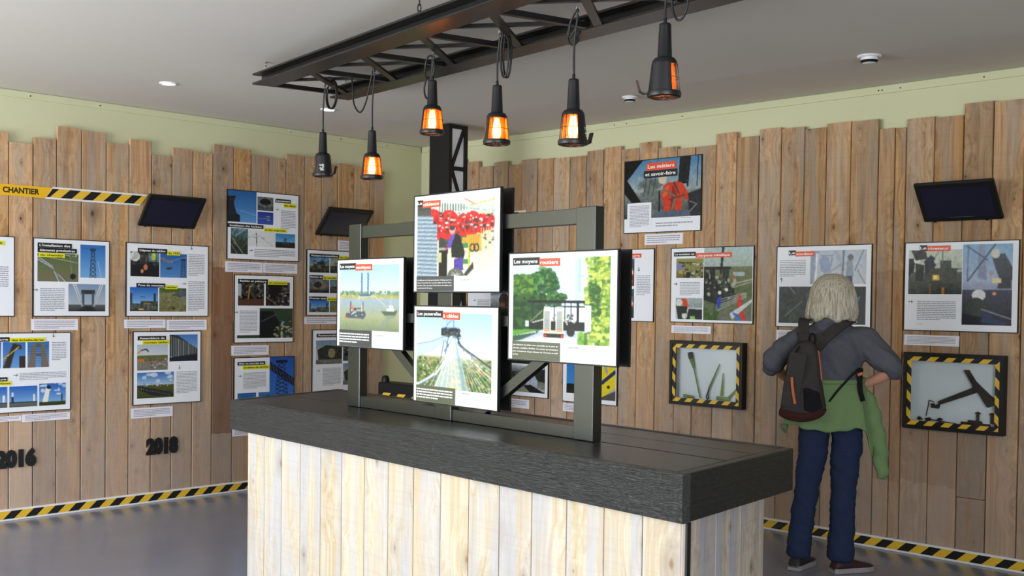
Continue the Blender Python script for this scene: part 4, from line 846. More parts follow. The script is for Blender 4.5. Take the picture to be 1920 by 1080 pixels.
for i, (r, P) in enumerate(roots):
    # cord: from the gland up to the brace, with its own slack loops
    dd = float(np.dot(P - B0, dv)); A = tl(dd, .33, -.062); bx, by = P[0], P[1]; z0, z1 = P[2] + .262, A[2]
    R = random.Random(i); pts = [(bx, by, z0), (bx, by, z0 + (z1 - z0) * .5), (A[0], A[1], z1)]
    ex = np.array(dv) * 1.; ex[2] = 0
    wob = [(.0, 0), ]
    def off(a, b, z): return tuple(np.array([A[0], A[1], 0]) + ex * a + np.array(wv) * b + np.array([0, 0, z]))
    if i == 0:
        pts += [off(.03, 0, z1 + .02), off(.06, .01, z1 - .0)] + [off(.085 + .065 * math.cos(t), .01 + .0012 * t, z1 - .055 + .075 * math.sin(t)) for t in np.linspace(2.2, -10.0, 34)] + [off(.12, .0, z1 + .03), off(.05, -.12, z1 + .02)]
    elif i == 1:
        pts += [off(-.02, 0, z1 + .015), off(-.05, .0, z1 - .04), off(-.10, 0, z1 - .13), off(-.17, 0, z1 - .175), off(-.25, 0, z1 - .12), off(-.27, 0, z1 - .02), off(-.30, 0, z1 + .03), off(-.40, 0, z1 + .045)]
    elif i == 2:
        pts += [off(.01, 0, z1 + .015)] + [off(-.045 + .045 * math.cos(t), 0, z1 - .05 + .055 * math.sin(t)) for t in np.linspace(.9, 7.2, 22)] + [off(-.03, .0, z1 - .12)] + [off(-.07 + .045 * math.cos(t), .01, z1 - .135 + .05 * math.sin(t)) for t in np.linspace(.5, 5.6, 16)]
    elif i == 3:
        pts += [off(.02, 0, z1 + .01)] + [off(.02 + .026 * math.cos(t), .002 * t, z1 - .085 + .085 * math.sin(t)) for t in np.linspace(1.9, 14.0, 36)]
    elif i == 4:
        pts += [off(-.01, 0, z1 + .01), off(-.05, 0, z1 - .03), off(-.05, 0, z1 - .08)] + [off(-.045 + .032 * math.cos(t), .003 * t, z1 - .07 + .035 * math.sin(t)) for t in np.linspace(.5, 6.5, 18)] + [off(-.02, 0, z1 - .11)]
    else:
        pts += [off(.0, 0, z1 + .03), off(.03, 0, z1 + .02)] + [off(.04 + .035 * math.cos(t), .003 * t, z1 - .045 + .07 * math.sin(t)) for t in np.linspace(2.4, 9.5, 22)]
    inv = Matrix.Translation(r.location) @ Matrix.Rotation(r.rotation_euler[2], 4, 'Z')
    g = G().tube(smoothpath(pts, 5), .0042, 8); g.v = [tuple(inv.inverted() @ Vector(q)) for q in g.v]
    c = g.build('cord', M['cable'], r, smooth=True)
    g = G().tube([tuple(inv.inverted() @ Vector(off(.012 * math.cos(t), .0, z1 + .012 + .014 * math.sin(t)))) for t in np.linspace(0, 5.2, 12)], .002, 6); g.build('screw_hook', M['steel'], r, smooth=True)

# ------------------------------------------------------------------ the counter
HC = .95; FH = .146
Q = [onZ(432, 749, HC), onZ(1280.5, 890, HC), onZ(1487.5, 840.6, HC), onZ(634, 729.3, HC)]   # FL FR BR BL
Q2 = [np.array([q[0], q[1]]) for q in Q]
FLc, FRc, BRc, BLc = Q2
def unit(a): return a / np.linalg.norm(a)
es = unit(FRc - FLc); ns = np.array([-es[1], es[0]])        # along the front, and away from the camera
counter = empty('counter', 'long display counter with thick black board top and whitewashed plank sides', 'counter', loc=(FLc[0], FLc[1], 0))
off3 = Vector((FLc[0], FLc[1], 0))
def lboard(name, a, b, inward, z0, z1, mat, parent, cut0=0., cut1=0., bevel=.004, rough_top=0., tone=0.):
    """a board from a to b (plan) with a thickness vector inward; its own x axis runs along it"""
    a = np.array(a); b = np.array(b); d = unit(b - a); L = np.linalg.norm(b - a); inn = np.array(inward); th = np.linalg.norm(inn); s = unit(inn)
    n = max(2, int(L / .06)); v = []; rr = random.Random(len(name) * 7 + int(L * 100))
    for i in range(n + 1):
        t = L * i / n; w1 = (rr.random() - .5) * rough_top; w2 = (rr.random() - .5) * rough_top
        cut = cut0 if i == 0 else (cut1 if i == n else 0)
        v += [(t, cut, z0), (t, th, z0), (t, th, z1), (t, cut + rough_top * .8, z1 + w1 * .3), (t, cut - w2 * .4, z1 - rough_top * 1.2)]
    f = [(4, 3, 2, 1, 0), tuple(n * 5 + k for k in range(5))]
    for i in range(n):
        for k in range(5): q, r = i * 5 + k, i * 5 + (k + 1) % 5; f.append((q, r, r + 5, q + 5))
    sx = Vector((d[0], d[1], 0)); sy = Vector((s[0], s[1], 0)); T = Matrix([[sx[i], sy[i], (0, 0, 1)[i], (a[0], a[1], 0)[i]] for i in range(3)] + [[0, 0, 0, 1]])
    o = new(name, v, f, M[mat]); bm = bmesh.new(); bm.from_mesh(o.data); bmesh.ops.recalc_face_normals(bm, faces=bm.faces); bm.to_mesh(o.data); bm.free()
    o.parent = parent; o.matrix_local = Matrix.Translation(-off3) @ T; o['tone'] = float(tone); return o
TH = .035
lboard('fascia_board', FLc, FRc, ns * TH, HC - FH, HC, 'black_wood', counter, rough_top=.006, cut1=.0)
er = unit(BRc - FRc); nr = np.array([-er[1], er[0]]); lboard('fascia_board', FRc + er * TH * 1.02, BRc, nr * TH, HC - FH, HC, 'black_wood', counter, rough_top=.003)
el = unit(BLc - FLc); nl = np.array([el[1], -el[0]]); lboard('fascia_board', FLc + el * TH * 1.02, BLc, nl * TH, HC - FH, HC, 'black_wood', counter, rough_top=.003)
lboard('fascia_board', BLc + es * TH * 1.1, BRc - es * TH * 1.1, -ns * TH, HC - FH, HC, 'black_wood', counter, rough_top=.003)
for t0, t1 in ((.045, .445), (.452, .71), (.717, .955)):
    a = FLc + (BLc - FLc) * t0 + es * .045; a2 = FLc + (BLc - FLc) * t1 + es * .045; b = FRc + (BRc - FRc) * t0 - es * .045; b2 = FRc + (BRc - FRc) * t1 - es * .045
    P4 = [a, b, b2, a2]; dz = .0015 * random.random(); o3 = off3
    T = Matrix([[es[0], ns[0], 0, FLc[0]], [es[1], ns[1], 0, FLc[1]], [0, 0, 1, 0], [0, 0, 0, 1]]); Ti = T.inverted()
    loc = [Ti @ Vector((q[0], q[1], 0)) for q in P4]
    o = G().prism([(q.x, q.y) for q in loc], HC - .03, HC - .001 - dz).build('top_board', M['black_top'], counter, bevel=.002, seg=1); o.matrix_local = Matrix.Translation(-off3) @ T; o['tone'] = 0.
# body
def xsect(u, p, d):
    """plan point on the line p + t d seen in image column u at the height of the body's top"""
    a = ray(u, 900)[:2]; A = np.array([[a[0], -d[0]], [a[1], -d[1]]]); s, t = np.linalg.solve(A, p); return p + t * d
FHc = HC - FH
fp = FLc + ns * .022                                          # front face line of the planks
BF = [464, 495.2, 527.2, 562.4, 600.5, 640.1, 682.6, 727.3, 775, 825.6, 878.6, 936.2, 997, 1062.4, 1132.8, 1205.4, 1283]
pf = [xsect(u, fp, es) for u in BF]
def body_plank(a, b, inn, mat, tone=0., gap=.005, z1=HC - FH + .004):
    a = a + unit(b - a) * gap / 2; b = b - unit(b - a) * gap / 2; d = unit(b - a); L = np.linalg.norm(b - a); t = .02; ch = .002; s = unit(inn)
    prof = [(0, t), (L, t), (L, ch), (L - ch, 0), (ch, 0), (0, ch)]; v = []
    for z in (0.002, .3, .55, z1):
        w = (random.random() - .5) * .0015; v += [tuple([d[0] * (x + w) + s[0] * y, d[1] * (x + w) + s[1] * y, z]) for x, y in prof]
    f = [tuple(range(6)), tuple(range(18, 24))[::-1]]
    for q0 in range(3):
        for k in range(6): q, r = q0 * 6 + k, q0 * 6 + (k + 1) % 6; f.append((q, r, r + 6, q + 6))
    o = new('plank', v, f, M[mat], counter, loc=(a[0] - FLc[0], a[1] - FLc[1], 0)); bm = bmesh.new(); bm.from_mesh(o.data); bmesh.ops.recalc_face_normals(bm, faces=bm.faces); bm.to_mesh(o.data); bm.free(); o['tone'] = float(tone)
for i in range(16): body_plank(pf[i], pf[i + 1], ns, 'plank_white', [0, 0, .0, .01, -.01, .02][i % 6])
c1 = xsect(1284, fp, es); G().box((.0, .004, 0), (.010, .02, HC - FH)).build('corner_strip', M['black'], counter, loc=(c1[0] - FLc[0], c1[1] - FLc[1], 0)).rotation_euler = (0, 0, math.atan2(es[1], es[0]))
pr0 = xsect(1289.5, fp + ns * .004, es); erb = unit(er + .16 * (-es) * 1.0)
pr = [xsect(u, pr0, erb) for u in (1289.5, 1344, 1390, 1434)]
for i in range(3): body_plank(pr[i], pr[i + 1], np.array([-erb[1], erb[0]]), 'plank_grey', 0)
# the two sides away from the camera
lb0 = pf[0] + ns * .02; el2 = unit(el); k = 5; bw = .62
bl_end = BLc - ns * .07 + es * .16
for i in range(5): body_plank(lb0 + (bl_end - lb0) * (i + 1) / 5, lb0 + (bl_end - lb0) * i / 5, np.array([es[0], es[1]]), 'plank_white')
br_end = pr[3]
for i in range(18): body_plank(br_end + (bl_end - br_end) * i / 18, br_end + (bl_end - br_end) * (i + 1) / 18, -ns, 'plank_white')

qs = [pf[0] + ns * .026 + es * .03, pf[-1] + ns * .026 - es * .03, br_end - ns * .03 - es * .05, bl_end - ns * .03 + es * .05]
G().prism([(q[0] - FLc[0], q[1] - FLc[1]) for q in qs], .01, HC - FH).build('gap_shade_core', M['black'], counter)  # black core added to put shade into the counter's plank gaps
# ------------------------------------------------------------------ the display stand on the counter
P0 = onZ(1074.4, 823.3, HC); e3 = np.array([es[0], es[1], 0]); n3 = np.array([ns[0], ns[1], 0])
TS = Matrix([[e3[i], n3[i], (0, 0, 1)[i], P0[i]] for i in range(3)] + [[0, 0, 0, 1]])
stand = empty('display_stand', 'charcoal timber frame on the counter carrying four posters', 'stand', mat=TS)
DP = .044
for s0, top in ((-1.558, .853), (-.848, .80), (0., .848)):
    G().box((s0, 0, 0), (s0 + .102, DP, top)).build('post', M['charcoal'], stand, bevel=.0025)
for (a, b, z0, z1) in ((-1.47, -.848, .787, .845), (-.746, 0, .787, .845), (-1.47, -.848, .0, .052), (-.746, 0, .0, .048), (-1.47, -.848, .402, .445), (-.746, 0, .402, .445)):
    G().box((a, .008, z0), (b, .047, z1)).build('rail', M['charcoal'], stand, bevel=.002)
def brace(p, q):
    P, Q_ = Vector((p[0], 0, p[1])), Vector((q[0], 0, q[1])); d = (Q_ - P).normalized(); nn = Vector((-d.z, 0, d.x)) * .020; v = []
    for y in (.012, .042): v += [(w.x, y, w.z) for w in (P - nn, P + nn, Q_ + nn, Q_ - nn)]
    G().add(v, [(0, 1, 2, 3), (7, 6, 5, 4), (0, 4, 5, 1), (1, 5, 6, 2), (2, 6, 7, 3), (3, 7, 4, 0)]).build('brace', M['charcoal'], stand)
brace((-1.46, .47), (-.85, .055)); brace((-.005, .40), (-.62, -.0 + .02))
def spos(px4, t=.012, yoff=0.):
    n = np.array(n3); P = P0 + n * (-t); W = [onP(*p, P, n) for p in px4]; s = [np.dot(w - P0, e3) for w in W]
    s0 = (s[0] + s[3]) / 2; s1 = (s[1] + s[2]) / 2; z1 = (W[0][2] + W[1][2]) / 2; z0 = (W[2][2] + W[3][2]) / 2
    return s0, s1, z0, z1
def sboard(name, label, px4, items, res):
    s0, s1, z0, z1 = spos(px4); org = P0 + e3 * s0 - n3 * .0015; org = np.array([org[0], org[1], z0]); T = frame_mat(org, e3, -n3)
    b = board(name, label, T, s1 - s0, z1 - z0, items, t=.012, fr=.0055, group=None, res=res)
    # its twin facing the other way, seen from behind
    org = P0 + e3 * s1 + n3 * (DP + .0015); org = np.array([org[0], org[1], z0]); T2 = frame_mat(org, -e3, n3)
    tw = empty('poster', 'black back of the poster behind ' + label.split(' poster')[0].replace('Les ', '').replace('square white', 'the') + ' print on the stand', 'poster', mat=T2)
    g = G(); g.box((0, 0, 0), (s1 - s0, z1 - z0, .010)); g.build('backing_panel', M['black'], tw); G().box((.006, .006, .0101), (s1 - s0 - .006, z1 - z0 - .006, .012)).build('sheet', M['sheet'], tw)
    return b, tw
CAPT = ('txt', .56, .885, .92, .96, 4, 'ink_pale', None)
def cap(v0, u0=.56, u1=.92): return [('txt', u0 + .04, v0, u0 + .2, v0 + .02, 1, 'ink_grey'), ('txt', u0, v0 + .03, u1, v0 + .11, 4, 'ink_pale')]
b1, t1 = sboard('poster', 'poster titled La câbleuse with red machines, top middle of the stand', [(777.3, 366.7), (940.7, 350), (937.3, 550), (774.4, 547.8)],
    [('ph', .045, .075, .935, .835, ph_cablemill), ('box', .045, .835, .49, .985, 'ink_dark'), ('lines', .06, .858, .475, .965, ["La câbleuse de l'entreprise Baudin Châteauneuf a fa-", "briqué l'ensemble des nouveaux câbles du Pont Trans-", "bordeur. Elle a produit 72 kilomètres de câbles pour", "un poids total de 150 tonnes."], 'ink_white'),
     ('band', .052, .055, .115, .115, 'ink_black', 'La'), ('band', .115, .068, .325, .135, 'ink_orange', 'câbleuse'), *cap(.865, .53, .925)], 360)
b2, t2 = sboard('poster', 'poster titled Les moyens nautiques with boats on brown water, left of the stand', [(633.3, 485.6), (759.6, 482.2), (755.6, 659.3), (630, 648.9)],
    [('ph', .05, .075, .935, .80, ph_boats), ('box', .05, .80, .545, .985, 'ink_dark'), ('txt', .065, .83, .52, .95, 4, 'ink_white', .0165, .5), ('band', .05, .05, .3, .12, 'ink_black', 'Les moyens'), ('band', .3, .063, .545, .135, 'ink_orange', 'nautiques'), *cap(.84, .58, .925)], 340)
b3, t3 = sboard('poster', 'poster titled Les moyens routiers with a lorry between trees, right of the stand', [(953.9, 473.2), (1159.5, 467.2), (1158.2, 689), (952, 674.7)],
    [('ph', .05, .06, .935, .825, ph_convoy), ('box', .05, .82, .505, .985, 'ink_green'), ('lines', .06, .835, .49, .955, ['Les éléments du tablier sont assemblés sur la zone de', 'chantier, installée à Échillais. Un camion est nécessaire', 'pour transporter chaque élément de 10 tonnes au pied', 'du Pont.'], 'ink_white'),
     ('band', .05, .05, .305, .12, 'ink_black', 'Les moyens'), ('band', .308, .063, .495, .132, 'ink_orange', 'routiers'), *cap(.845, .54, .925)], 400)
b4, t4 = sboard('poster', 'poster titled Les passerelles à câbles with a cable walkway, bottom middle of the stand', [(776, 572.2), (936.7, 574.9), (933.3, 774.4), (774.4, 751)],
    [('ph', .045, .075, .925, .835, ph_walkway), ('box', .045, .82, .52, .985, 'ink_green'), ('txt', .06, .845, .5, .955, 4, 'ink_white', .0165, .5), ('band', .045, .05, .365, .12, 'ink_black', 'Les passerelles'), ('band', .368, .066, .565, .138, 'ink_orange', 'à câbles'), *cap(.85, .56, .915)], 360)
for tw, l in ((t1, 'black back panel behind the red-machine poster on the stand'), (t2, 'black back panel behind the boat poster on the stand'), (t3, 'black back panel behind the lorry poster on the stand'), (t4, 'black back panel behind the walkway poster on the stand')): tw['label'] = l
for b in (b1, b2, b3, b4):
    pass

# ------------------------------------------------------------------ posters on the plank walls
def LW(a0, a1, z0, z1, label, items, **k):
    return board('poster', label, frame_mat((XL + .002, a0, z0), (0, 1, 0), (1, 0, 0)), a1 - a0, z1 - z0, items, **k)
def RW(a0, a1, z0, z1, label, items, **k):
    return board('poster', label, frame_mat((a0, YR - .002, z0), (1, 0, 0), (0, -1, 0)), a1 - a0, z1 - z0, items, **k)
Bk, Ye, Or = 'ink_black', 'ink_yellow', 'ink_orange'
R1, R2, R3 = (1.314, 1.828), (.694, 1.211), (1.74, 2.258)
LW(2.25, 2.889, *R1, 'white poster cut off at the left picture edge, upper row', [('ph', .05, .15, .5, .6, ph_lift), ('band', .6, .06, .895, .115, Ye, 'du Pont'), ('txt', .6, .37, .94, .66, 11), ('ph', .05, .65, .5, .93, ph_river)])
LW(3.006, 3.526, *R1, "poster titled L'installation des éléments provisoires du chantier", [('ph', .055, .19, .58, .55, ph_cables), ('ph', .605, .06, .94, .49, ph_sky), ('ph', .45, .575, .94, .93, ph_portal), ('band', .055, .06, .49, .12, Bk, "L'installation des"), ('band', .055, .122, .555, .182, Bk, 'éléments provisoires'), ('band', .07, .186, .4, .24, Ye, 'du chantier'), ('txt', .09, .63, .4, .93, 13), ('arr', .03, .66, 'r')])
LW(3.644, 4.28, *R1, 'poster titled Dépose du tablier and Pose du nouveau tablier', [('ph', .05, .12, .39, .455, ph_work), ('ph', .4, .13, .725, .46, ph_lift), ('ph', .045, .6, .375, .925, ph_barge), ('ph', .39, .605, .72, .93, ph_river), ('band', .135, .07, .48, .13, Bk, 'Dépose du tablier'), ('band', .483, .095, .64, .152, Ye, 'de 1933'), ('band', .12, .545, .46, .6, Bk, 'Pose du nouveau'), ('band', .463, .565, .61, .62, Ye, 'tablier'), ('txt', .745, .12, .95, .43, 13), ('txt', .745, .5, .95, .92, 17), ('arr', .78, .035, 'd'), ('arr', .69, .54, 'r')])
LW(2.62, 3.258, *R2, 'poster with scaffolded and wrapped towers, lower left, titled des échafaudages', [('ph', .05, .115, .29, .44, ph_sky), ('ph', .305, .115, .53, .44, ph_pillars), ('ph', .55, .115, .77, .44, lambda p: ph_pillars(p, 1)), ('ph', .05, .67, .35, .93, ph_wrapped), ('ph', .37, .67, .65, .93, ph_wrapped), ('ph', .67, .65, .945, .93, lambda p: ph_wrapped(p, 1)), ('band', .1, .055, .37, .11, Bk, 'Montage'), ('band', .372, .065, .73, .12, Ye, 'des échafaudages'), ('band', .12, .55, .35, .6, Bk, 'Bâchage'), ('band', .15, .602, .39, .65, Ye, 'des pylônes'), ('txt', .8, .12, .95, .36, 11), ('txt', .47, .5, .95, .6, 5), ('arr', .815, .035, 'd'), ('arr', .43, .53, 'r')])
LW(3.697, 4.2235, *R2, 'poster titled Assemblage du nouveau tablier above the number 2018', [('ph', .06, .18, .5, .53, ph_crane), ('ph', .525, .05, .945, .42, ph_hall), ('ph', .06, .56, .59, .91, ph_track), ('band', .065, .065, .47, .122, Bk, 'Assemblage du'), ('band', .13, .125, .52, .18, Ye, 'nouveau tablier'), ('txt', .63, .56, .94, .87, 15), ('arr', .67, .5, 'd')])
LW(4.431, 5.065, *R3, 'poster titled Lancement des câbles, highest on the left wall', [('ph', .0, .0, .395, .46, ph_mast), ('ph', .41, .07, .63, .27, ph_coil), ('ph', .41, .29, .63, .47, ph_plane), ('ph', .05, .55, .28, .92, ph_rails), ('ph', .285, .57, .655, .8, ph_diagram), ('ph', .665, .59, .945, .8, ph_bridge), ('band', .66, .08, .875, .135, Bk, 'Lancement'), ('band', .77, .14, .955, .2, Ye, 'des câbles'), ('band', .008, .485, .49, .54, Bk, 'Installation des haubans'), ('band', .495, .52, .82, .575, Ye, 'et des suspentes'), ('txt', .74, .24, .95, .52, 12), ('txt', .37, .83, .95, .95, 5), ('arr', .68, .24, 'r'), ('arr', .32, .86, 'r')])
LW(4.495, 5.022, 1.115, 1.628, 'poster titled Remise en peinture du monument with dark photos', [('ph', .06, .1, .49, .45, lambda p: ph_dark(p, 1)), ('ph', .52, .1, .93, .45, lambda p: ph_dark(p, 2)), ('ph', .42, .49, .985, .93, ph_greenbridge), ('ph', .05, .885, .42, .93, lambda p: p.grad((58, 76, 54), (50, 68, 48))), ('band', .06, .06, .55, .12, Bk, 'Remise en peinture'), ('band', .553, .08, .88, .135, Ye, 'du monument'), ('txt', .09, .52, .38, .85, 16), ('arr', .03, .55, 'r')])
LW(4.497, 5.033, .49, 1.007, 'poster titled Mise en sécurité, cut off by the counter', [('ph', .58, .0, 1., .6, ph_lattice), ('ph', .06, .52, .36, .93, ph_lift), ('ph', .4, .52, .7, .93, ph_sky), ('band', .055, .065, .5, .115, Bk, 'Mise en sécurité des'), ('band', .13, .12, .575, .175, Ye, 'escaliers de service'), ('txt', .15, .22, .52, .46, 12), ('arr', .09, .27, 'r')])
LW(5.142, 5.66, 1.322, 1.842, 'poster titled Montage et assemblage beside the left post of the stand', [('ph', .05, .11, .42, .345, ph_blob), ('ph', .435, .11, .9, .345, lambda p: ph_blob(p, 1)), ('ph', .05, .44, .42, .655, ph_nacelle), ('ph', .435, .44, .9, .655, lambda p: ph_blob(p, 2)), ('ph', .05, .765, .42, .95, ph_barge), ('ph', .435, .765, .9, .95, ph_river), ('band', .05, .06, .6, .115, Bk, 'Montage et assemblage'), ('band', .602, .075, .9, .13, Ye, 'du chariot'), ('band', .05, .385, .3, .44, Bk, 'Remise de'), ('band', .302, .395, .56, .45, Ye, 'la nacelle'), ('band', .05, .71, .375, .765, Bk, 'Premier essai'), ('band', .377, .72, .7, .775, Ye, 'de translation')])
LW(5.2, 5.72, .70, 1.21, 'poster titled Restauration des, low behind the left post of the stand', [('ph', .07, .17, .56, .54, ph_bunker), ('ph', .585, .22, .95, .5, lambda p: ph_dark(p, 0)), ('ph', .585, .54, .95, .88, ph_bunker), ('band', .08, .065, .66, .12, Bk, 'Restauration des'), ('txt', .2, .6, .54, .88, 15), ('arr', .11, .64, 'r')])
# right wall
RW(-5.089, -4.421, 1.949, 2.466, 'large poster titled Les métiers et savoir-faire with an orange-vested worker', [('ph', .0, .0, 1., .80, ph_metier), ('box', .05, .585, .37, .97, 'sheet'), ('band', .30, .055, .68, .155, Or, 'Les métiers'), ('band', .265, .158, .70, .255, Bk, 'et savoir-faire'), ('txt', .085, .62, .345, .92, 15, 'ink_grey', .0122), ('txt', .43, .86, .9, .93, 2), ('txt', .75, .81, .97, .825, 1)], res=300)
RW(-5.45, -4.809, 1.32, 1.838, 'poster half hidden behind the lorry poster, orange title ending in structure', [('ph', .4, .13, .725, .51, ph_orange), ('ph', .4, .55, .725, .95, lambda p: ph_orange(p, 1)), ('band', .22, .055, .5, .11, Bk, 'Le monteur en'), ('band', .5, .065, .82, .12, Or, 'structure'), ('txt', .76, .36, .95, .64, 12), ('arr', .79, .28, 'd')])
RW(-6.72, -6.14, 1.315, 1.83, 'poster mostly hidden behind the upper middle poster of the stand', [('ph', .47, .55, .95, .93, ph_worker), ('txt', .2, .7, .45, .93, 9), ('ph', .05, .1, .9, .5, ph_yard), ('arr', .15, .72, 'r')])
RW(-6.326, -5.806, .71, 1.225, 'low poster of a crouching worker right of the walkway poster', [('ph', .05, .08, .935, .5, ph_blue), ('ph', .2, .53, .935, .93, ph_crouch)])
RW(-5.66, -5.128, .703, 1.22, 'low poster with blue sky behind the right post of the stand', [('ph', .08, .12, .5, .87, ph_blue), ('ph', .55, .2, .975, .93, ph_yellow)])
RW(-4.665, -3.999, 1.323, 1.837, 'poster titled Le monteur en charpente métallique', [('ph', .415, .0, .985, .96, ph_site), ('ph', .07, .145, .41, .405, ph_yard), ('ph', .07, .67, .4, .955, ph_helmet), ('band', .04, .06, .31, .115, Bk, 'Le monteur en'), ('band', .313, .078, .745, .14, Or, 'charpente métallique'), ('txt', .12, .455, .37, .64, 9), ('arr', .065, .485, 'r')], res=300)
RW(-3.831, -3.1785, 1.3125, 1.8265, 'pale poster right behind the visitor\'s head', [('ph', .37, .065, .945, .47, ph_weld1), ('ph', .035, .5, .945, .95, ph_weld2), ('band', .135, .055, .21, .115, Bk, 'Le'), ('band', .21, .07, .41, .13, Or, 'soudeur'), ('txt', .035, .17, .32, .38, 10), ('arr', .06, .42, 'u')], res=300)
RW(-2.975, -2.3195, 1.312, 1.827, 'poster titled Le riveteur, rightmost on the right wall', [('ph', .04, .09, .52, .585, ph_forge), ('ph', .525, .04, .945, .92, ph_rivet), ('band', .14, .035, .205, .1, Bk, 'Le'), ('band', .208, .045, .415, .105, Or, 'riveteur'), ('txt', .125, .66, .475, .88, 11), ('txt', .125, .92, .22, .93, 1), ('arr', .065, .67, 'r')], res=300)

# small paper notes under the posters
def note(side, pts, label, n=5):
    if side == 'L': P = [onX(u, v, XL) for u, v in pts]; a0, a1 = min(p[1] for p in P), max(p[1] for p in P)
    else: P = [onY(u, v, YR) for u, v in pts]; a0, a1 = min(p[0] for p in P), max(p[0] for p in P)
    zt = (P[0][2] + P[1][2]) / 2; zb = (P[2][2] + P[3][2]) / 2
    T = frame_mat((XL + .0015, a0, zb), (0, 1, 0), (1, 0, 0)) if side == 'L' else frame_mat((a0, YR - .0015, zb), (1, 0, 0), (0, -1, 0))
    W, H = a1 - a0, zt - zb; e = empty('paper_note', label, 'note', mat=T)
    g = G(); nn = 8; v = []
    for i in range(nn + 1):
        x = W * i / nn; c = .0015 * math.sin(i * .9 + len(label)); v += [(x, 0, .002 + abs(c)), (x, H, .001), (x, 0, .0008 + abs(c)), (x, H, .0)]
    f = []
    for i in range(nn): b = i * 4; f += [(b, b + 4, b + 5, b + 1), (b + 2, b + 3, b + 7, b + 6), (b, b + 2, b + 6, b + 4), (b + 1, b + 5, b + 7, b + 3)]
    f += [(0, 1, 3, 2), (nn * 4, nn * 4 + 2, nn * 4 + 3, nn * 4 + 1)]
    g.add(v, f).build('paper', M['sheet2'], e)
    t = G(); words(t, W * .06, W * .93, H * .88, H * .12, n, .0042, fill=.38); t.build('text_block', M['ink_grey'], e)['kind'] = 'stuff'
Lq = lambda x0, y0, x1, y1, d=0.: [(x0, y0), (x1, y0 + d), (x1, y1 + d), (x0, y1)]
note('L', [(58.5, 598), (145.8, 598), (145.8, 619), (58, 619)], 'white paper note below the éléments provisoires poster')
note('L', [(232.5, 599), (310, 599.5), (310, 615), (232.5, 615)], 'left of the two notes below the Dépose du tablier poster', 4)
note('L', [(311.8, 599.3), (387, 599.5), (387, 618.7), (312, 618.5)], 'right of the two notes below the Dépose du tablier poster')
note('L', [(246, 765.8), (323.3, 761.5), (323.3, 780), (245, 785)], 'white paper note just above the number 2018')
note('L', [(41, 777), (130.8, 772.5), (130.8, 785), (41.3, 792)], 'paper note below the scaffold poster, right one', 4)
note('L', [(-20, 782), (39.5, 779.5), (39.5, 788.8), (-20, 792)], 'paper note below the scaffold poster, cut by the left picture edge', 3)
note('L', [(421.8, 489.5), (491.8, 492.5), (491, 511), (421.8, 510)], 'left note below the Lancement des câbles poster')
note('L', [(492.9, 493.3), (556.7, 495), (556.7, 512.7), (492.9, 512)], 'right note below the Lancement des câbles poster')
note('L', [(433.3, 648.2), (503.3, 647), (503.3, 665), (433.3, 667)], 'white note below the Remise en peinture poster')
note('L', [(435, 801), (500, 797), (500, 812), (435, 819.5)], 'note peeping out below the left end of the black counter top')
note('L', [(633.3, 451), (672, 452.5), (672, 471), (633.3, 469.5)], 'small note left of the stand post, under a tilted screen')
note('L', [(570, 594), (640, 595), (640, 608), (570, 607)], 'note below the Montage et assemblage poster', 3)
note('R', [(1209.6, 439.3), (1280.5, 436.8), (1280.5, 457.6), (1209.6, 459)], 'paper note under the large métiers poster', 4)
note('R', [(1259.4, 610), (1333.5, 612.2), (1333, 627), (1259.4, 623.3)], 'paper note above the striped case of thin tools')
note('R', [(1456.3, 618.7), (1530, 620), (1530, 640), (1456.3, 637)], 'paper note partly hidden by the visitor\'s left arm')
note('R', [(1696, 627), (1799.3, 630.2), (1798.6, 650.4), (1696, 646)], 'paper note under the riveteur poster', 6)
note('R', [(1120, 603.5), (1183.8, 605.5), (1183.8, 618.9), (1120, 617)], 'paper note just right of the lorry poster edge', 3)
note('R', [(930, 745.5), (992.9, 748.5), (992.2, 765), (930, 762)], 'paper note under the crouching worker poster', 4)
note('R', [(1056, 756.7), (1110, 758.5), (1110, 774), (1056, 772)], 'paper note left of the right stand post base', 4)

# tilted screens
def screen(side, a0, a1, zb, label, d=.172, hh=.205):
    T = frame_mat((XL + .03, a0, zb), (0, 1, 0), (1, 0, 0)) if side == 'L' else frame_mat((a0, YR - .03, zb), (1, 0, 0), (0, -1, 0))
    e = empty('tilted_screen', label, 'screen', mat=T); W = a1 - a0; ang = math.atan2(d, hh); L = math.hypot(d, hh)
    Rm = Matrix.Rotation(PI / 2 - ang, 4, 'X') if 0 else Matrix(((1, 0, 0, 0), (0, math.cos(ang), math.sin(ang) * -1, 0), (0, math.sin(ang), math.cos(ang), 0), (0, 0, 0, 1)))
    # local: x along, y up the face, z out of the face
    g = G(); g.box((0, 0, -.022), (W, L, 0), Rm); g.build('housing', M['black'], e, bevel=.006)
    bz = .030; g = G(); g.box((bz, bz * .9, .0002), (W - bz, L - bz * 1.1, .0012), Rm); g.build('display', M['screen'], e)
    for x in (W * .12, W * .78): G().box((x, -.006, -.016), (x + .014, .002, -.004), Rm).build('foot', M['black'], e)
    G().box((W * .35, .02, -.029), (W * .65, .16, .02)).build('wall_bracket', M['black'], e)
screen('L', 3.721, 4.155, 1.942, 'dark tilted screen left, at the end of the striped CHANTIER band')
screen('L', 5.209, 5.650, 1.955, 'dark tilted screen behind the left post of the stand', .185, .205)
screen('R', -2.853, -2.404, 1.939, 'dark tilted screen on the right wall above the riveteur poster', .158, .203)

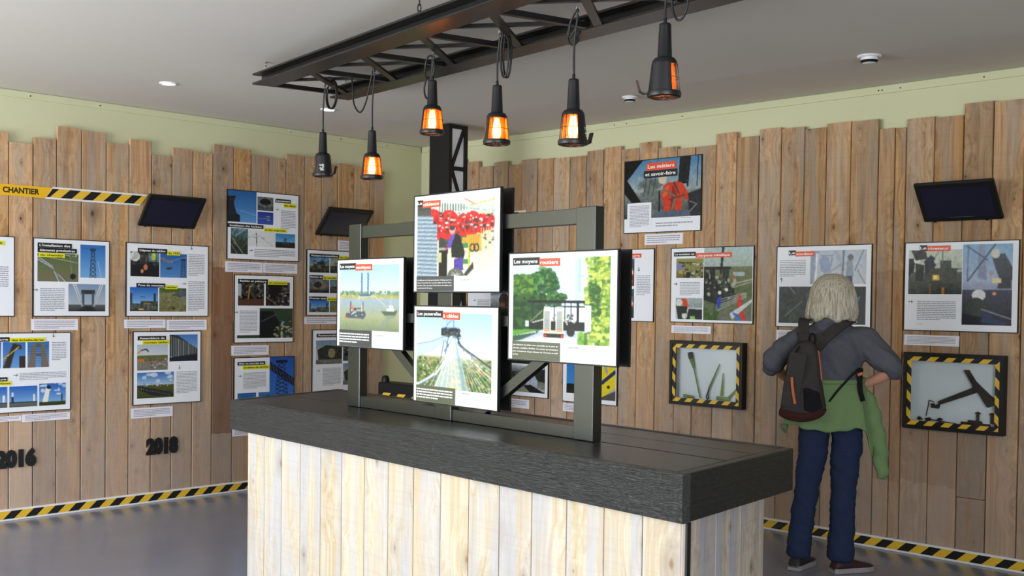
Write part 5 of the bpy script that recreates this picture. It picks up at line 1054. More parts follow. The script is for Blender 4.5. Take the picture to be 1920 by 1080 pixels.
# CHANTIER band and hazard strips on the walls
z0b, z1b = 2.097, 2.163
e = empty('wall_band', 'yellow band lettered CHANTIER with a striped end, left wall', 'sign', mat=frame_mat((XL + .002, 2.2, z0b - .008), (0, 1, 0), (1, 0, 0)))
xs = 3.085 - 2.2; hb = z1b - z0b
G().prism([(0, .0), (xs, 0), (xs + .055, hb + .006), (0, hb + .006)], 0, .004).build('yellow_panel', M['ink_amber'], e)
g = G(); lettering(g, 'CHANTIER', 2.815 - 2.2, 3.048 - 2.2, .020, .036, .0046, .035); g.build('lettering', M['ink_black'], e)
g = G().prism([(xs, -.004), (3.742 - 2.2, -.004), (3.742 - 2.2 + .062, hb + .012), (xs + .055, hb + .012)], 0, .005); g.build('white_board', M['white_frame'], e)
G().prism([(xs + .008, .008), (3.742 - 2.2 + .01, .008), (3.742 - 2.2 + .058, hb), (xs + .05, hb)], .0052, .006).build('hazard_tape', M['stripe_band'], e)
pr_ = onY(986, 394, YR - .01); T = frame_mat((pr_[0] - .62, YR - .002, pr_[2] - .078), (1, 0, 0), (0, -1, 0)); e = empty('wall_band', 'hazard-striped strip end above the stand rail on the right wall', 'sign', mat=T)
G().prism([(0, 0), (.56, 0), (.62, .078), (.0, .078)], 0, .005).build('white_board', M['white_frame'], e)
G().prism([(0.01, .012), (.565, .012), (.608, .066), (.01, .066)], .0052, .006).build('hazard_tape', M['stripe_band'], e)
# cut-out numbers
def number(txt, y0, y1, zb, h, label):
    T = frame_mat((XL + .002, y0, zb), (0, 1, 0), (1, 0, 0)); g = G(); v, f, a, b = text_mesh(txt, .075); s = h / .75; sx = (y1 - y0) / (b - a)
    lo = [((q[0] - a) * sx, q[1] * s, .010) for q in v]; n = len(v); g.add(lo, f)
    # sides so that the digits have thickness
    from collections import Counter
    ec = Counter(); 
    for q in f:
        for i in range(len(q)): ec[tuple(sorted((q[i], q[(i + 1) % len(q)])))] += 1
    for (i, j), c in ec.items():
        if c == 1: p, r = lo[i], lo[j]; g.add([p, r, (r[0], r[1], 0), (p[0], p[1], 0)], [(0, 1, 2, 3)])
    o = g.build('wall_number', M['ink_black']); o.matrix_world = T; tag(o, label, 'number')
number('2018', 3.801, 4.046, .348, .106, 'black cut-out number 2018 on the left plank wall')
number('2016', 2.772, 3.032, .350, .104, 'black cut-out number 2016 near the left picture edge')

# glazed cases
def case(a0, a1, z0, z1, label, dep=.055, phase=0.):
    e = empty('display_case', label, 'case', mat=frame_mat((a0, YR - .002, z0), (1, 0, 0), (0, -1, 0))); W, H = a1 - a0, z1 - z0; fr = .022
    g = G()
    for a, b in (((0, 0, 0), (fr, H, dep)), ((W - fr, 0, 0), (W, H, dep)), ((fr, 0, 0), (W - fr, fr, dep)), ((fr, H - fr, 0), (W - fr, H, dep))): g.box(a, b)
    g.build('frame', M['black'], e)
    G().box((fr, fr, 0), (W - fr, H - fr, .004)).build('back_panel', M['sheet'], e)
    b = .026; zt = dep - .006
    for a, c in (((fr, fr), (W - fr, fr + b)), ((fr, H - fr - b), (W - fr, H - fr))):
        G().box((a[0], a[1], zt), (c[0], c[1], zt + .001)).build('hazard_tape', M['stripe_case'], e)
    for x in (fr, W - fr - b):
        o = G().box((0, 0, 0), (H - 2 * fr - 2 * b, b, .001)).build('hazard_tape', M['stripe_case'], e); o.matrix_local = Matrix(((0, -1, 0, x + b), (1, 0, 0, fr + b), (0, 0, 1, zt), (0, 0, 0, 1)))
    G().box((fr, fr, zt - .003), (W - fr, H - fr, zt - .001)).build('glass', M['case_glass'], e)
    return e, W, H
c1_, W1, H1 = case(-4.63, -4.045, .762, 1.200, 'black framed case with striped border holding thin tools, left one')
c2_, W2, H2 = case(-2.948, -2.372, .745, 1.187, 'black framed case with striped border holding a hammer, right one')
Ti = lambda T, p: T @ Vector(p)
def flat_thing(name, label, cat, case_, pts_parts, group=None):
    e = empty(name, label, cat, mat=case_.matrix_world @ Matrix.Translation((0, 0, .006)), group=group)
    for pn, g, m in pts_parts: g.build(pn, M[m], e, bevel=.0015, seg=1)
    return e
def tb(p, q, r, n=8, z=.012): return G().tube([(p[0], p[1], z), (q[0], q[1], z)], r, n)
M['olive_tool'] = plain('olive_painted_tool', (112, 138, 66), .6, var=.15)
U = lambda u, v, W, H: (u * W, H - v * H)
# left case: four slender tools (u,v in case fractions)
def P1(u, v): return U(u, v, W1, H1)
flat_thing('paint_brush', 'brush-like tool with dark head, leftmost in the left case', 'tool', c1_, [('shaft', tb(P1(.30, .40), P1(.40, .88), .005), 'olive_tool'), ('ferrule', G().tube([(*P1(.27, .28), .014), (*P1(.31, .43), .014)], [.016, .008], 10), 'olive_tool'), ('head', tb(P1(.25, .18), P1(.27, .28), .017, 10, .016), 'dark_steel')])
flat_thing('spike', 'long leaning spike with a ringed foot, middle of the left case', 'tool', c1_, [('shaft', G().tube([(*P1(.66, .34), .012), (*P1(.52, .72), .012)], [.004, .008], 8), 'olive_tool'), ('eye', G().tube([(P1(.50, .85)[0] + .009 * math.cos(t), P1(.5, .85)[1] + .016 * math.sin(t), .012) for t in np.linspace(0, 2 * PI, 13)[:-1]], .005, 6, closed=True), 'dark_steel'), ('neck', tb(P1(.52, .72), P1(.50, .82), .006), 'dark_steel')])
flat_thing('chisel', 'short upright chisel in the left case', 'tool', c1_, [('blade', G().tube([(*P1(.71, .47), .012), (*P1(.69, .82), .012)], [.003, .010], 8), 'olive_tool'), ('handle', tb(P1(.64, .86), P1(.80, .86), .014, 10, .017), 'olive_tool')])
flat_thing('scraper', 'slanted pale green tool at the right of the left case', 'tool', c1_, [('blade', G().tube([(*P1(.92, .66), .012), (*P1(.79, .84), .012)], [.003, .010], 8), 'olive_tool')])
flat_thing('green_block', 'low green block lying at the left foot of the left case', 'block', c1_, [('block', tb(P1(.17, .86), P1(.30, .88), .011, 10, .014), 'olive_tool')])
def P2(u, v): return U(u, v, W2, H2)
hd = G(); hp = [P2(.60, .20), P2(.64, .20), P2(.71, .34), P2(.76, .40), P2(.90, .56), P2(.93, .60), P2(.84, .66), P2(.82, .63), P2(.75, .49), P2(.70, .46), P2(.685, .38)]
hd.prism(hp, .0, .032)
hn = G(); hn.prism([P2(.69, .42), P2(.71, .49), P2(.36, .67), P2(.35, .72), P2(.28, .715), P2(.27, .66), P2(.30, .655), P2(.31, .685), P2(.35, .66), P2(.345, .625)], .004, .024)
flat_thing('riveting_hammer', 'rusty iron hammer laid across the right case', 'hammer', c2_, [('head', hd, 'dark_steel'), ('handle', hn, 'dark_steel')])
flat_thing('wire_hook', 'thin bent iron hook below the hammer handle', 'hook', c2_, [('wire', G().tube(smoothpath([(*P2(.30, .64), .01), (*P2(.25, .625), .01), (*P2(.245, .66), .01), (*P2(.22, .83), .01)], 4), .003, 6), 'dark_steel')])
def rivet(u, v, label, h=.052):
    x, y = P2(u, v); g = G().tube([(x, y - h, .014), (x, y, .014)], .0085, 10); c = G().tube([(x, y - .002, .014), (x, y + .004, .014), (x, y + .010, .014)], [.018, .014, .003], 12); flat_thing('rivet', label, 'rivet', c2_, [('shank', g, 'dark_steel'), ('head', c, 'dark_steel')], 'rivets in the right case')
rivet(.74, .745, 'upright round-headed rivet, the left one of the right pair'); rivet(.875, .745, 'upright round-headed rivet at the right end of the case'); rivet(.365, .86, 'short mushroom-headed rivet below the hammer grip', .022)
flat_thing('rivet_tongs', 'dark iron bolt lying under the two upright rivets', 'tool', c2_, [('shaft', tb(P2(.58, .885), P2(.86, .895), .011, 10, .014), 'dark_steel'), ('collar', tb(P2(.65, .862), P2(.78, .868), .013, 10, .016), 'dark_steel')])
flat_thing('iron_plug', 'small rounded iron plug at the left foot of the case', 'plug', c2_, [('body', G().sphere((*P2(.155, .865), .014), (.013, .012, .010), 10, 6), 'dark_steel'), ('tip', tb(P2(.155, .868), P2(.185, .875), .005), 'dark_steel')])
flat_thing('iron_pin', 'thin iron pin with a thick end, along the case floor', 'pin', c2_, [('end', tb(P2(.22, .875), P2(.27, .865), .010, 8, .014), 'dark_steel'), ('shaft', tb(P2(.27, .872), P2(.53, .90), .0035, 6, .012), 'dark_steel')])

# ------------------------------------------------------------------ the visitor, seen from behind
M['skin'] = plain('skin', (206, 150, 126), .55, var=.04, scale=20)
M['hair'] = None
def hair_mat():
    t = NT('grey_blonde_hair'); tc = t.n('TexCoord'); m = t.n('VectorMath', operation='MULTIPLY'); t.put(m.inputs[0], tc.outputs['Object']); m.inputs[1].default_value = (130, 130, 7)
    n1 = t.noise(m.outputs[0], 1., 4, .6); c = t.ramp(n1, [(.3, lin((138, 128, 108))), (.48, lin((190, 182, 162))), (.62, lin((214, 209, 194))), (.8, lin((164, 154, 134)))])
    t.put(t.b.inputs['Base Color'], c); t.b.inputs['Roughness'].default_value = .42; t.bump(n1, .8, .004); return t.m
M['hair'] = hair_mat()
def cloth_mat(name, c, fold=.5, fs=14, var=.08, weave=0):
    t = NT(name); tc = t.n('TexCoord'); nz = t.noise(tc.outputs['Object'], fs, 4, .55); n2 = t.noise(tc.outputs['Object'], 220, 2)
    L = lin(c); d = tuple(v * (1 - 3 * var) for v in L[:3]) + (1,); h = tuple(min(1, v * (1 + 3 * var)) for v in L[:3]) + (1,)
    t.put(t.b.inputs['Base Color'], t.mix(t.math('ADD', t.math('MULTIPLY', n2, .7), t.math('MULTIPLY', nz, .3)), d, h)); t.b.inputs['Roughness'].default_value = .9; t.b.inputs['Specular IOR Level'].default_value = .2
    t.bump(nz, fold, .02); return t.m
M['sweater'] = cloth_mat('marled_grey_jersey', (88, 90, 98), .55, 16, .09)
M['denim'] = cloth_mat('blue_denim', (38, 50, 78), .5, 18, .10)
M['green_cloth'] = cloth_mat('sage_green_cotton', (116, 142, 98), .5, 9, .04)
M['pack'] = cloth_mat('dark_brown_grey_nylon', (62, 58, 58), .4, 10, .05)
M['pack_low'] = cloth_mat('dark_red_brown_nylon', (62, 34, 30), .3, 10, .05)
M['pack_mesh'] = cloth_mat('black_mesh', (24, 24, 28), .3, 30, .05)
M['orange_trim'] = plain('orange_trim', (190, 96, 44), .6)
M['shoe'] = plain('dark_maroon_shoe', (52, 26, 36), .6, var=.15, scale=40)
M['shoe_black'] = plain('black_shoe', (34, 32, 36), .6, var=.15, scale=40)
M['sole'] = plain('pale_shoe_sole', (150, 146, 146), .6)
M['shoe_red'] = plain('red_shoe_lining', (196, 40, 50), .6)
M['lens'] = plain('dark_glasses', (20, 20, 24), .2)
M['mask'] = plain('green_patterned_mask', (96, 150, 70), .8, var=.3, scale=90)

PO = np.array([0., 0., 0.]); pc = onZ(1575, 1072, 0)
vd = unit(np.array([pc[0], pc[1]])); TPn = Matrix(((vd[1], vd[0], 0, pc[0]), (-vd[0], vd[1], 0, pc[1]), (0, 0, 1, 0), (0, 0, 0, 1)))   # local x = to her right, y = the way she faces
person = empty('person', 'grey-haired visitor from behind, grey sweater, green jacket tied at waist, hands on hips', 'person', mat=TPn)
def skinmesh(name, pts, edges, mat, parent, root=0, sub=2, post=None, smooth=True):
    """pts: (x,y,z,rx[,ry]) ; grown with a Skin modifier and baked"""
    me = bpy.data.meshes.new(name); me.from_pydata([p[:3] for p in pts], edges, []); o = bpy.data.objects.new(name, me); COL.objects.link(o)
    o.modifiers.new('s', 'SKIN'); o.modifiers['s'].use_smooth_shade = True
    sv = me.skin_vertices[0].data if me.skin_vertices else None
    if sv is None:
        bm = bmesh.new(); bm.from_mesh(me); bm.verts.layers.skin.verify(); bm.to_mesh(me); bm.free(); sv = me.skin_vertices[0].data
    for i, p in enumerate(pts): sv[i].radius = (p[3], p[4] if len(p) > 4 else p[3]); sv[i].use_root = (i == root)
    m = o.modifiers.new('u', 'SUBSURF'); m.levels = sub; m.render_levels = sub
    bpy.context.view_layer.update(); ev = o.evaluated_get(bpy.context.evaluated_depsgraph_get()); r = bpy.data.meshes.new_from_object(ev)
    bpy.data.objects.remove(o); r.name = name
    if post:
        for v in r.vertices: v.co = post(v.co.copy())
    r.materials.clear(); r.materials.append(M[mat])
    for p in r.polygons: p.use_smooth = True
    ob = bpy.data.objects.new(name, r); return link(ob, parent)
def chainedges(*cs):
    e = []
    for c in cs: e += list(zip(c[:-1], c[1:]))
    return e
# --- the body, one continuous figure with fingers
bp = [(-.055, 0, .93, .12, .09),      # 0 pelvis
      (-.055, 0, 1.06, .10, .075), (-.062, -.005, 1.20, .10, .07), (-.066, -.005, 1.28, .08, .055), (-.066, .015, 1.37, .048), (-.062, .03, 1.43, .052),   # 1-5
      (-.058, .035, 1.50, .078, .088), (-.058, .035, 1.56, .066, .075),                                            # 6,7 head
      (-.20, -.005, 1.285, .05), (-.30, -.03, 1.21, .042), (-.385, -.045, 1.135, .036), (-.325, .06, 1.06, .030), (-.245, .135, 1.01, .024), (-.20, .155, .985, .034, .016),   # 8-13 left arm to palm
      (.075, -.005, 1.275, .05), (.17, -.03, 1.195, .042), (.262, -.05, 1.115, .036), (.18, -.01, 1.065, .032), (.10, .02, 1.025, .024), (.088, .045, .995, .034, .018),       # 14-19 right arm to palm
      (-.14, 0, .86, .085), (-.185, .01, .48, .052), (-.22, -.01, .10, .035), (-.205, .10, .035, .03),         # 20-23
      (.035, 0, .86, .085), (.008, .01, .46, .052), (.0, -.01, .10, .035), (.06, .08, .035, .03)]               # 24-27
be = chainedges([0, 1, 2, 3, 4, 5, 6, 7], [3, 8, 9, 10, 11, 12, 13], [3, 14, 15, 16, 17, 18, 19], [0, 20, 21, 22, 23], [0, 24, 25, 26, 27])
def hand(palm, base, dirs, L, thumb):
    for k, (d, l) in enumerate(zip(dirs, L)):
        a = np.array(base[k]); d = np.array(d, float); d /= np.linalg.norm(d); i = len(bp)
        b = a + d * l * .5; c2 = b + (d + np.array([0, 0, -.35])) * l * .32; bp.append((*a, .0092)); bp.append((*b, .0085)); bp.append((*c2, .0068)); be.extend([(palm, i), (i, i + 1), (i + 1, i + 2)])
    a = np.array(thumb[0]); b = np.array(thumb[1]); c2 = np.array(thumb[2]); i = len(bp); bp.append((*a, .011)); bp.append((*b, .0098)); bp.append((*c2, .008)); be.extend([(palm, i), (i, i + 1), (i + 1, i + 2)])
# right hand: palm on the hip, fingers spread forward and down, thumb back
hand(19, [(.098, .070, 1.005), (.104, .062, .985), (.104, .050, .970), (.100, .036, .960)], [(.12, .75, -.45), (.10, .55, -.75), (.06, .30, -.95), (.02, .08, -1.0)], [.075, .085, .080, .062], [(.085, .015, .985), (.068, -.015, .968), (.058, -.035, .955)])
hand(13, [(-.19, .175, .99), (-.183, .178, .975), (-.18, .175, .958), (-.182, .168, .944)], [(.6, .2, -.3), (.6, .1, -.55), (.5, 0, -.75), (.4, 0, -.9)], [.07, .078, .072, .058], [(-.215, .13, .975), (-.212, .10, .96), (-.205, .075, .95)])
skinmesh('body', bp, be, 'skin', person, sub=2)
# face, turned to the right
def face():
    c = Vector((-.052, .045, 1.475)); f = Vector((.55, .83, 0)).normalized(); s = Vector((f.y, -f.x, 0))
    T = Matrix([[s[i], f[i], (0, 0, 1)[i], c[i]] for i in range(3)] + [[0, 0, 0, 1]]); Tr = lambda g: [tuple(T @ Vector(q)) for q in g.v]
    g = G().sphere((0, .0, .0), (.068, .088, .105), 24, 16)
    for i, q in enumerate(g.v):
        x, y, z = q
        if y > 0: y += .020 * math.exp(-(x / .012) ** 2 - ((z + .012) / .018) ** 2); y -= .010 * math.exp(-((abs(x) - .030) / .016) ** 2 - ((z - .018) / .014) ** 2); x *= 1 - .25 * max(0, -z / .1) 
        g.v[i] = (x, y, z)
    g.v = Tr(g); hd = g.build('face', M['skin'], person, smooth=True)
    for k in (-1, 1):
        e = G().sphere((k * .030, .078, .016), .011, 12, 8); e.v = Tr(e); e.build('eye', M['ink_white'], hd, smooth=True)
        r = G().tube([(k * .032 + .022 * math.cos(t), .090, .014 + .017 * math.sin(t)) for t in np.linspace(0, 2 * PI, 15)[:-1]], .0024, 6, closed=True); r.tube([(k * .054, .088, .018), (k * .073, .03, .018), (k * .073, -.01, .010)], .0026, 6); r.v = Tr(r); r.build('glasses', M['lens'], hd, smooth=True)
    m = G().sphere((0, .012, -.048), (.062, .090, .048), 20, 12); m.v = [(x, y, z) for x, y, z in m.v]; m.v = Tr(m); m.build('face_mask', M['mask'], hd, smooth=True)
    ea = G().sphere((.070, -.004, -.005), (.010, .018, .028), 10, 8); ea.v = Tr(ea); ea.build('ear', M['skin'], hd, smooth=True)
face()
# hair: a bob of wavy locks
def hair():
    g = G(); n = 96; prof = [(1.628, .012), (1.622, .045), (1.605, .078), (1.575, .104), (1.535, .120), (1.49, .127), (1.45, .131), (1.42, .134), (1.395, .134), (1.375, .128), (1.362, .118), (1.372, .100), (1.40, .088)]
    v = []; rr = random.Random(5); ph = [rr.random() * 6.28 for _ in range(20)]
    for j, (z, r) in enumerate(prof):
        t = min(1, j / 9)
        for i in range(n):
            a = 2 * PI * i / n; k = sum(math.sin(a * f + ph[q] + z * 26 * (1 if q % 2 else -1)) * w for q, (f, w) in enumerate([(5, .5), (9, .6), (14, .6), (23, .45)])) * .0065 * t
            fx = math.cos(a - math.radians(56)); cut = max(0, fx - .55) * .11 * min(1, max(0, (1.60 - z) / .05))      # open at the face
            low = .012 * math.sin(a * 7 + 1.3) * max(0, (j - 7) / 3) + .012 * math.cos(a - 4.0) * max(0, (j - 6) / 4)
            R_ = r + k - cut; x = -.068 + R_ * math.cos(a) * .98 - .012 * max(0, (1.5 - z) / .12) * 0.6 * (math.cos(a) < 0); y = .03 + R_ * math.sin(a) * .97; v.append((x, y, z + low))
    f = [tuple(range(n))[::-1]]
    for j in range(len(prof) - 1):
        for i in range(n): f.append((j * n + i, j * n + (i + 1) % n, (j + 1) * n + (i + 1) % n, (j + 1) * n + i))
    g.add(v, f); h = g.build('hair', M['hair'], person, smooth=True)
    # loose wavy locks over the shell, curling in at the tips
    w = G()
    for q in range(64):
        a = math.radians(140 + 280 * rr.random()); pts = []; zz0 = 1.56 - .08 * rr.random(); ln = 1.372 + .03 * rr.random(); p0 = rr.random() * 6; am = .25 + .25 * rr.random()
        for s in range(11):
            t = s / 10; z = zz0 + (ln - zz0) * t; rad = float(np.interp(z, [1.36, 1.375, 1.395, 1.42, 1.45, 1.49, 1.535, 1.575], [.112, .126, .133, .134, .131, .127, .120, .104])) - .001 + .004 * math.sin(t * 9 + p0) * t
            if t > .9: rad -= .010
            aa = a + am * .16 * math.sin(t * 8 + p0) * t; pts.append((-.068 + rad * math.cos(aa) * .98 - .012 * max(0, (1.5 - z) / .12) * .6 * (math.cos(aa) < 0), .03 + rad * math.sin(aa) * .97, z))
        w.tube(smoothpath(pts, 2), [.0015 + .006 * math.sin(PI * min(1, (k + 2) / 23)) for k in range(21)], 6)
    o = w.build('hair_locks', M['hair'], h, smooth=True); o['kind'] = 'stuff'
hair()
# sweater with pushed-up sleeves
from mathutils import noise as mn
def remeshed(name, g, mat, parent, vox=.009, smooth=6, post=None):
    me = bpy.data.meshes.new(name); me.from_pydata(g.v, [], g.f); o = bpy.data.objects.new(name, me); COL.objects.link(o)
    bm = bmesh.new(); bm.from_mesh(me); bmesh.ops.recalc_face_normals(bm, faces=bm.faces); bm.to_mesh(me); bm.free()
    m = o.modifiers.new('r', 'REMESH'); m.mode = 'VOXEL'; m.voxel_size = vox; m = o.modifiers.new('s', 'SMOOTH'); m.iterations = smooth; m.factor = .6
    bpy.context.view_layer.update(); r = bpy.data.meshes.new_from_object(o.evaluated_get(bpy.context.evaluated_depsgraph_get())); bpy.data.objects.remove(o)
    r.name = name
    if post:
        nr = [v.normal.copy() for v in r.vertices]
        for v, n_ in zip(r.vertices, nr): v.co = v.co + n_ * post(v.co)
    r.materials.clear(); r.materials.append(M[mat])
    for p in r.polygons: p.use_smooth = True
    return link(bpy.data.objects.new(name, r), parent)
def loft(g, secs, n=32):
    """secs: (z, cx, cy, rx, ry)"""
    v = [(cx + rx * math.cos(2 * PI * i / n), cy + ry * math.sin(2 * PI * i / n), z) for z, cx, cy, rx, ry in secs for i in range(n)]; m = len(secs)
    f = [tuple(range(n))[::-1], tuple((m - 1) * n + i for i in range(n))] + [(j * n + i, j * n + (i + 1) % n, (j + 1) * n + (i + 1) % n, (j + 1) * n + i) for j in range(m - 1) for i in range(n)]
    return g.add(v, f)
def wrinkle(amp, sx, sz, dirx=0.):
    return lambda c: amp * (mn.noise(Vector((c.x * sx, c.y * sx, c.z * sz + c.x * dirx))) + .5 * mn.noise(Vector((c.x * sx * 2.1 + 7, c.y * sx * 2, c.z * sz * 1.9 + c.x * dirx))))
sg = G(); loft(sg, [(1.015, -.055, 0, .150, .112), (1.05, -.055, 0, .156, .118), (1.12, -.058, 0, .156, .116), (1.19, -.064, -.004, .168, .118), (1.25, -.068, -.008, .180, .112), (1.29, -.068, -.008, .165, .098), (1.325, -.067, 0, .115, .082), (1.35, -.067, .01, .078, .07), (1.375, -.067, .014, .062, .06)])
def limb(g, pts): P = smoothpath([p[:3] for p in pts], 5); m = len(P); g.tube(P, [float(np.interp(i / 5, range(len(pts)), [p[3] for p in pts])) for i in range(m)], 20)
limb(sg, [(-.12, -.01, 1.275, .07), (-.215, -.015, 1.272, .072), (-.30, -.03, 1.215, .068), (-.365, -.042, 1.155, .064), (-.385, -.03, 1.122, .060), (-.372, -.005, 1.105, .054)])
limb(sg, [(-.02, -.01, 1.27, .07), (.095, -.015, 1.262, .074), (.165, -.03, 1.20, .072), (.225, -.046, 1.148, .068), (.247, -.046, 1.118, .062), (.232, -.035, 1.105, .054)])
sg.tube([(-.070 + .082 * math.cos(t), -.002 + .066 * math.sin(t), 1.350 - .012 * math.sin(t)) for t in np.linspace(0, 2 * PI, 21)[:-1]], .024, 10, closed=True)
remeshed('sweater', sg, 'sweater', person, post=wrinkle(.015, 8, 18, 14))
# jeans
def jcrease(c):
    k = .009 * mn.noise(Vector((c.x * 7, c.y * 7, c.z * 17 + c.x * 12))) + .005 * mn.noise(Vector((c.x * 14, c.y * 14, c.z * 60 + c.x * 40))); cx = -.17 if c.x < -.07 else .02; d = Vector((c.x - cx, c.y, 0)); d = d.normalized() if d.length > .01 else d; return c + d * k
jp = [(-.055, 0, .93, .165, .125), (-.055, 0, 1.03, .150, .112), (-.135, 0, .83, .098, .10), (-.155, .005, .68, .084, .088), (-.180, .012, .48, .068, .074), (-.205, .0, .28, .063, .068), (-.222, -.01, .10, .066, .072), (-.224, -.01, .055, .070, .076),
      (.022, 0, .83, .098, .10), (.022, .005, .68, .086, .09), (.012, .012, .48, .072, .076), (.006, .0, .28, .070, .072), (.0, -.01, .10, .076, .078), (.0, -.01, .05, .080, .08)]
jeans = skinmesh('jeans', jp, chainedges([1, 0, 2, 3, 4, 5, 6, 7], [0, 8, 9, 10, 11, 12, 13]), 'denim', person, sub=3, post=jcrease)
def pocket(x, lab):
    g = G(); g.add([(x - .055, -.128, .845), (x + .055, -.128, .845), (x + .055, -.130, .760), (x, -.128, .728), (x - .055, -.130, .760)], [(0, 1, 2, 3, 4)]); return g
# shoes
def shoe(hx, hy, ang, mat, red):
    L = .265; g = G(); s = G(); prof = [(0, .030, .028), (.02, .036, .075), (.06, .038, .085), (.11, .039, .078), (.16, .044, .058), (.21, .044, .045), (.245, .034, .036), (.265, .012, .022)]
    for gg, zt, wd, z0 in ((g, 1, 1., .018), (s, 0, 1.08, 0)):
        v = []; n = 12
        for x, w, h in prof:
            for k in range(n):
                t = PI * k / (n - 1); v.append((w * wd * math.cos(t), x - .06, (z0 + (h - z0) * math.sin(t) ** .6) if zt else (.026 if 0 < k < n - 1 else 0)))
        f = []
        for j in range(len(prof) - 1):
            for k in range(n - 1): f.append((j * n + k, j * n + k + 1, (j + 1) * n + k + 1, (j + 1) * n + k))
            f.append((j * n + n - 1, j * n, (j + 1) * n, (j + 1) * n + n - 1))
        f += [tuple(range(n)), tuple(len(v) - n + k for k in range(n))[::-1]]; gg.add(v, f)
    T = Matrix.Translation((hx, hy, .002)) @ Matrix.Rotation(ang, 4, 'Z')
    g.v = [tuple(T @ Vector(q)) for q in g.v]; s.v = [tuple(T @ Vector(q)) for q in s.v]
    o = g.build('shoe', M[mat], person, smooth=True); s.build('sole', M['sole'], o)
    r = G().tube([tuple(T @ Vector((.040 * math.cos(t), .0 + .045 * math.sin(t), .086))) for t in np.linspace(0, 2 * PI, 17)[:-1]], .007, 6, closed=True); r.build('shoe_collar', M['shoe_red' if red else 'shoe_black'], o, smooth=True)
shoe(-.225, -.015, -.35, 'shoe_black', False); shoe(.005, -.015, -.95, 'shoe', True)
# green jacket tied round the waist
def jacket():
    n = 96; rows = 16; v = []
    for j in range(rows + 1):
        t = j / rows
        for i in range(n):
            a = 2 * PI * i / n; ca, sa = math.cos(a), math.sin(a)       # a=0 her right, -90 back, 180 left
            back = max(0, -sa); rt = max(0, ca)
            hem = .792 - .012 * math.sin(a * 3) - .16 * math.exp(-((a - 2 * PI + .38) / .20) ** 2 if a > PI else -((a + .38) / .20) ** 2) - .045 * math.exp(-((a - PI) / .25) ** 2) + .05 * max(0, sa)
            top = 1.055 + .012 * math.sin(a)
            z = top + (hem - top) * t; fl = t ** .8
            cx = -.062 + (-.02) * t; rx = .158 + .075 * fl + .012 * math.sin(a * 9 + 1) * t + .006 * math.sin(a * 17) * t; ry = .122 + .05 * fl + .010 * math.sin(a * 8) * t
            if z < .80: rx += (.80 - z) * .18 * (ca > 0)
            v.append((cx + rx * ca, ry * sa, z + .004 * math.sin(a * 13) * t))
    f = []
    for j in range(rows):
        for i in range(n): f.append((j * n + i, j * n + (i + 1) % n, (j + 1) * n + (i + 1) % n, (j + 1) * n + i))
    o = G().add(v, f).build('tied_jacket', M['green_cloth'], person, smooth=True)
    m = o.modifiers.new('t', 'SOLIDIFY'); m.thickness = .006; m.offset = 1
    # sleeve hanging at her right
    pts = [(.10, .02, .99), (.135, .0, .93), (.155, -.015, .85), (.175, -.02, .76), (.195, -.015, .66), (.205, -.01, .56), (.200, -.01, .525)]; rr_ = [.028, .040, .045, .046, .043, .034, .022]
    g = G().tube(smoothpath(pts, 4), [np.interp(q / 4, range(7), rr_) for q in range(25)], 16)
    g.v = [(x + .006 * math.sin(z * 60 + y * 30), y * .8 + .006 * math.sin(z * 43), z) for x, y, z in g.v]; g.build('sleeve', M['green_cloth'], o, smooth=True)
    G().tube([(-.062 + .165 * math.cos(t), .126 * math.sin(t), 1.052 + .010 * math.sin(t)) for t in np.linspace(0, 2 * PI, 41)[:-1]], .014, 8, closed=True).build('waist_roll', M['green_cloth'], o, smooth=True)
jacket()
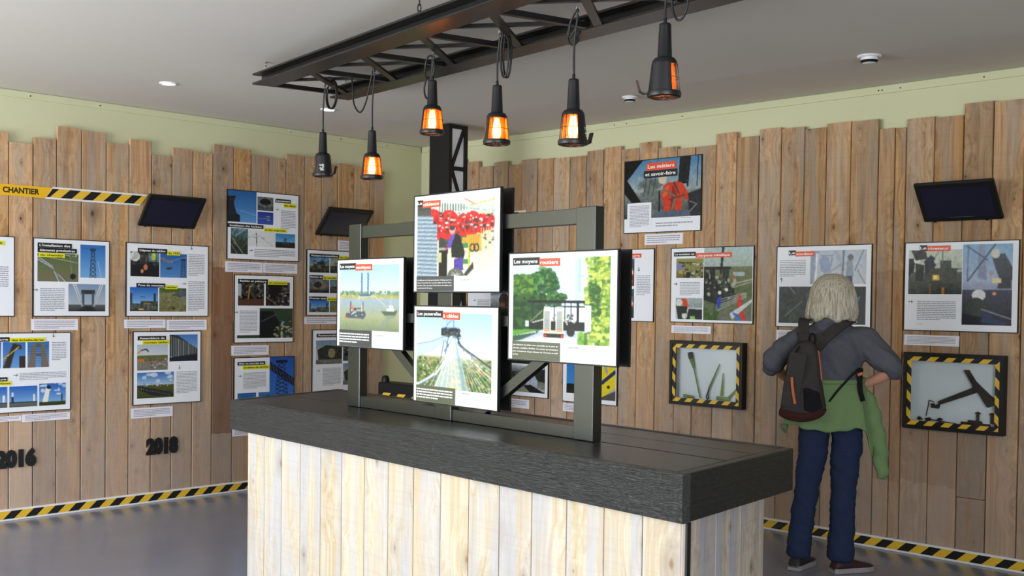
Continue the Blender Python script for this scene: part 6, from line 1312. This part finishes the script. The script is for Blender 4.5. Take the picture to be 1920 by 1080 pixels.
# the backpack hangs low on her left side
pk = empty('backpack', 'dark grey-brown backpack with orange zip pull worn by the visitor', 'backpack', mat=TPn)
def pack():
    outl = [(-.325, .885), (-.318, .95), (-.308, 1.03), (-.298, 1.10), (-.286, 1.17), (-.262, 1.225), (-.225, 1.255), (-.185, 1.262), (-.150, 1.245), (-.130, 1.20), (-.122, 1.13), (-.112, 1.05), (-.098, .97), (-.088, .91), (-.105, .878), (-.150, .852), (-.215, .842), (-.285, .850)]
    P = smoothpath([(x, 0, z) for x, z in outl + outl[:1]], 4)[:-1]; n = len(P); cx, cz = -.205, 1.05; v = []
    lay = [(-.118, .90), (-.125, .98), (-.150, 1.0), (-.200, 1.0), (-.245, .97), (-.272, .88), (-.285, .70), (-.288, .35)]
    for y, s in lay:
        for p in P:
            zb = 1. - .22 * max(0, (p.z - 1.08) / .2) if y < -.15 else 1.; yy = -.118 + (y + .118) * zb
            v.append((cx + (p.x - cx) * s, yy + .004 * math.sin(p.z * 40 + p.x * 20), cz + (p.z - cz) * s))
    f = [tuple(range(n))]
    for j in range(len(lay) - 1):
        for i in range(n): f.append((j * n + i, (j + 1) * n + i, (j + 1) * n + (i + 1) % n, j * n + (i + 1) % n))
    f.append(tuple(len(v) - n + i for i in range(n))[::-1]); G().add(v, f).build('bag_body', M['pack'], pk, smooth=True)
    g = G(); base = [(-.322, .905), (-.328, .87), (-.285, .845), (-.215, .836), (-.150, .846), (-.102, .872), (-.088, .905), (-.15, .893), (-.22, .888)]
    Pb = smoothpath([(x, 0, z) for x, z in base + base[:1]], 3)[:-1]; m = len(Pb); v = []
    for y, s in ((-.13, 1.0), (-.2, 1.01), (-.262, .99), (-.282, .9)):
        for p in Pb: v.append((cx + (p.x - cx) * s, y, .875 + (p.z - .875) * s))
    f = [tuple(range(m))[::-1], tuple(3 * m + i for i in range(m))]
    for j in range(3):
        for i in range(m): f.append((j * m + i, j * m + (i + 1) % m, (j + 1) * m + (i + 1) % m, (j + 1) * m + i))
    g.add(v, f).build('base_panel', M['pack_low'], pk, smooth=True)
    def strip(name, pts, w, mat, th=.004, parent=pk, nrm=(0, -1, 0)):
        q = smoothpath(pts, 4); v = []; N = Vector(nrm)
        for i, p in enumerate(q):
            t = (q[min(i + 1, len(q) - 1)] - q[max(i - 1, 0)]).normalized(); s = t.cross(N).normalized() * w / 2
            v += [p - s, p + s, p + s + N * th, p - s + N * th]
        f = [(0, 1, 2, 3), tuple(len(v) - 4 + k for k in (3, 2, 1, 0))]
        for i in range(len(q) - 1):
            for k in range(4): a, b = i * 4 + k, i * 4 + (k + 1) % 4; f.append((a, a + 4, b + 4, b))
        return G().add(v, f).build(name, M[mat], parent)
    pp = [(-.205, 1.02), (-.190, 1.025), (-.120, 1.0), (-.100, .915), (-.16, .888), (-.200, .90)]; g = G(); m = len(pp); v = [(x, -.21, z) for x, z in pp] + [(-.155 + (x + .155) * .94, -.300, .955 + (z - .955) * .94) for x, z in pp]
    g.add(v, [tuple(range(m)), tuple(range(m, 2 * m))[::-1]] + [(i, m + i, m + (i + 1) % m, (i + 1) % m) for i in range(m)]).build('side_pocket', M['pack_mesh'], pk, bevel=.006)
    strip('front_panel', [(-.232, -.262, 1.20), (-.245, -.282, 1.10), (-.262, -.290, 1.0), (-.270, -.288, .92)], .085, 'pack', .010)
    strip('zip', [(-.225, -.246, 1.235), (-.27, -.262, 1.16), (-.295, -.268, 1.08)], .008, 'pack_mesh', .006)
    strip('zip_pull', [(-.262, -.305, 1.075), (-.256, -.309, 1.01), (-.243, -.308, .935)], .013, 'orange_trim', .004)
    strip('piping', [(-.132, -.215, 1.215), (-.122, -.225, 1.15), (-.112, -.23, 1.06)], .007, 'orange_trim', .006)
    strip('shoulder_strap', [(-.205, .03, 1.375), (-.215, -.055, 1.362), (-.212, -.105, 1.31), (-.205, -.128, 1.255)], .058, 'pack', .010, nrm=(0, -.8, .6))
    strip('shoulder_strap', [(.03, .05, 1.362), (.015, -.045, 1.368), (-.045, -.098, 1.325), (-.10, -.122, 1.275), (-.145, -.132, 1.22)], .060, 'pack', .010, nrm=(0, -.8, .6))
    strip('yoke', [(-.222, -.120, 1.285), (-.175, -.126, 1.262), (-.11, -.124, 1.285)], .060, 'pack', .010)
    G().tube([(-.165 + .016 * math.cos(t), -.142, 1.27 + .030 * math.sin(t)) for t in np.linspace(0, 2 * PI, 19)[:-1]], .005, 6, closed=True).build('grab_loop', M['pack_mesh'], pk, smooth=True)
    strip('hanging_strap', [(-.09, -.14, .915), (-.03, -.16, 1.0), (.03, -.14, 1.07), (.075, -.10, 1.115)], .010, 'pack_mesh', .004)
    strip('waist_strap', [(.085, -.075, 1.12), (.082, -.105, 1.06), (.086, -.108, 1.0), (.100, -.10, .945)], .026, 'pack_mesh', .006)
    strip('buckle', [(.070, -.114, 1.085), (.095, -.116, 1.095)], .016, 'orange_trim', .006)
pack()
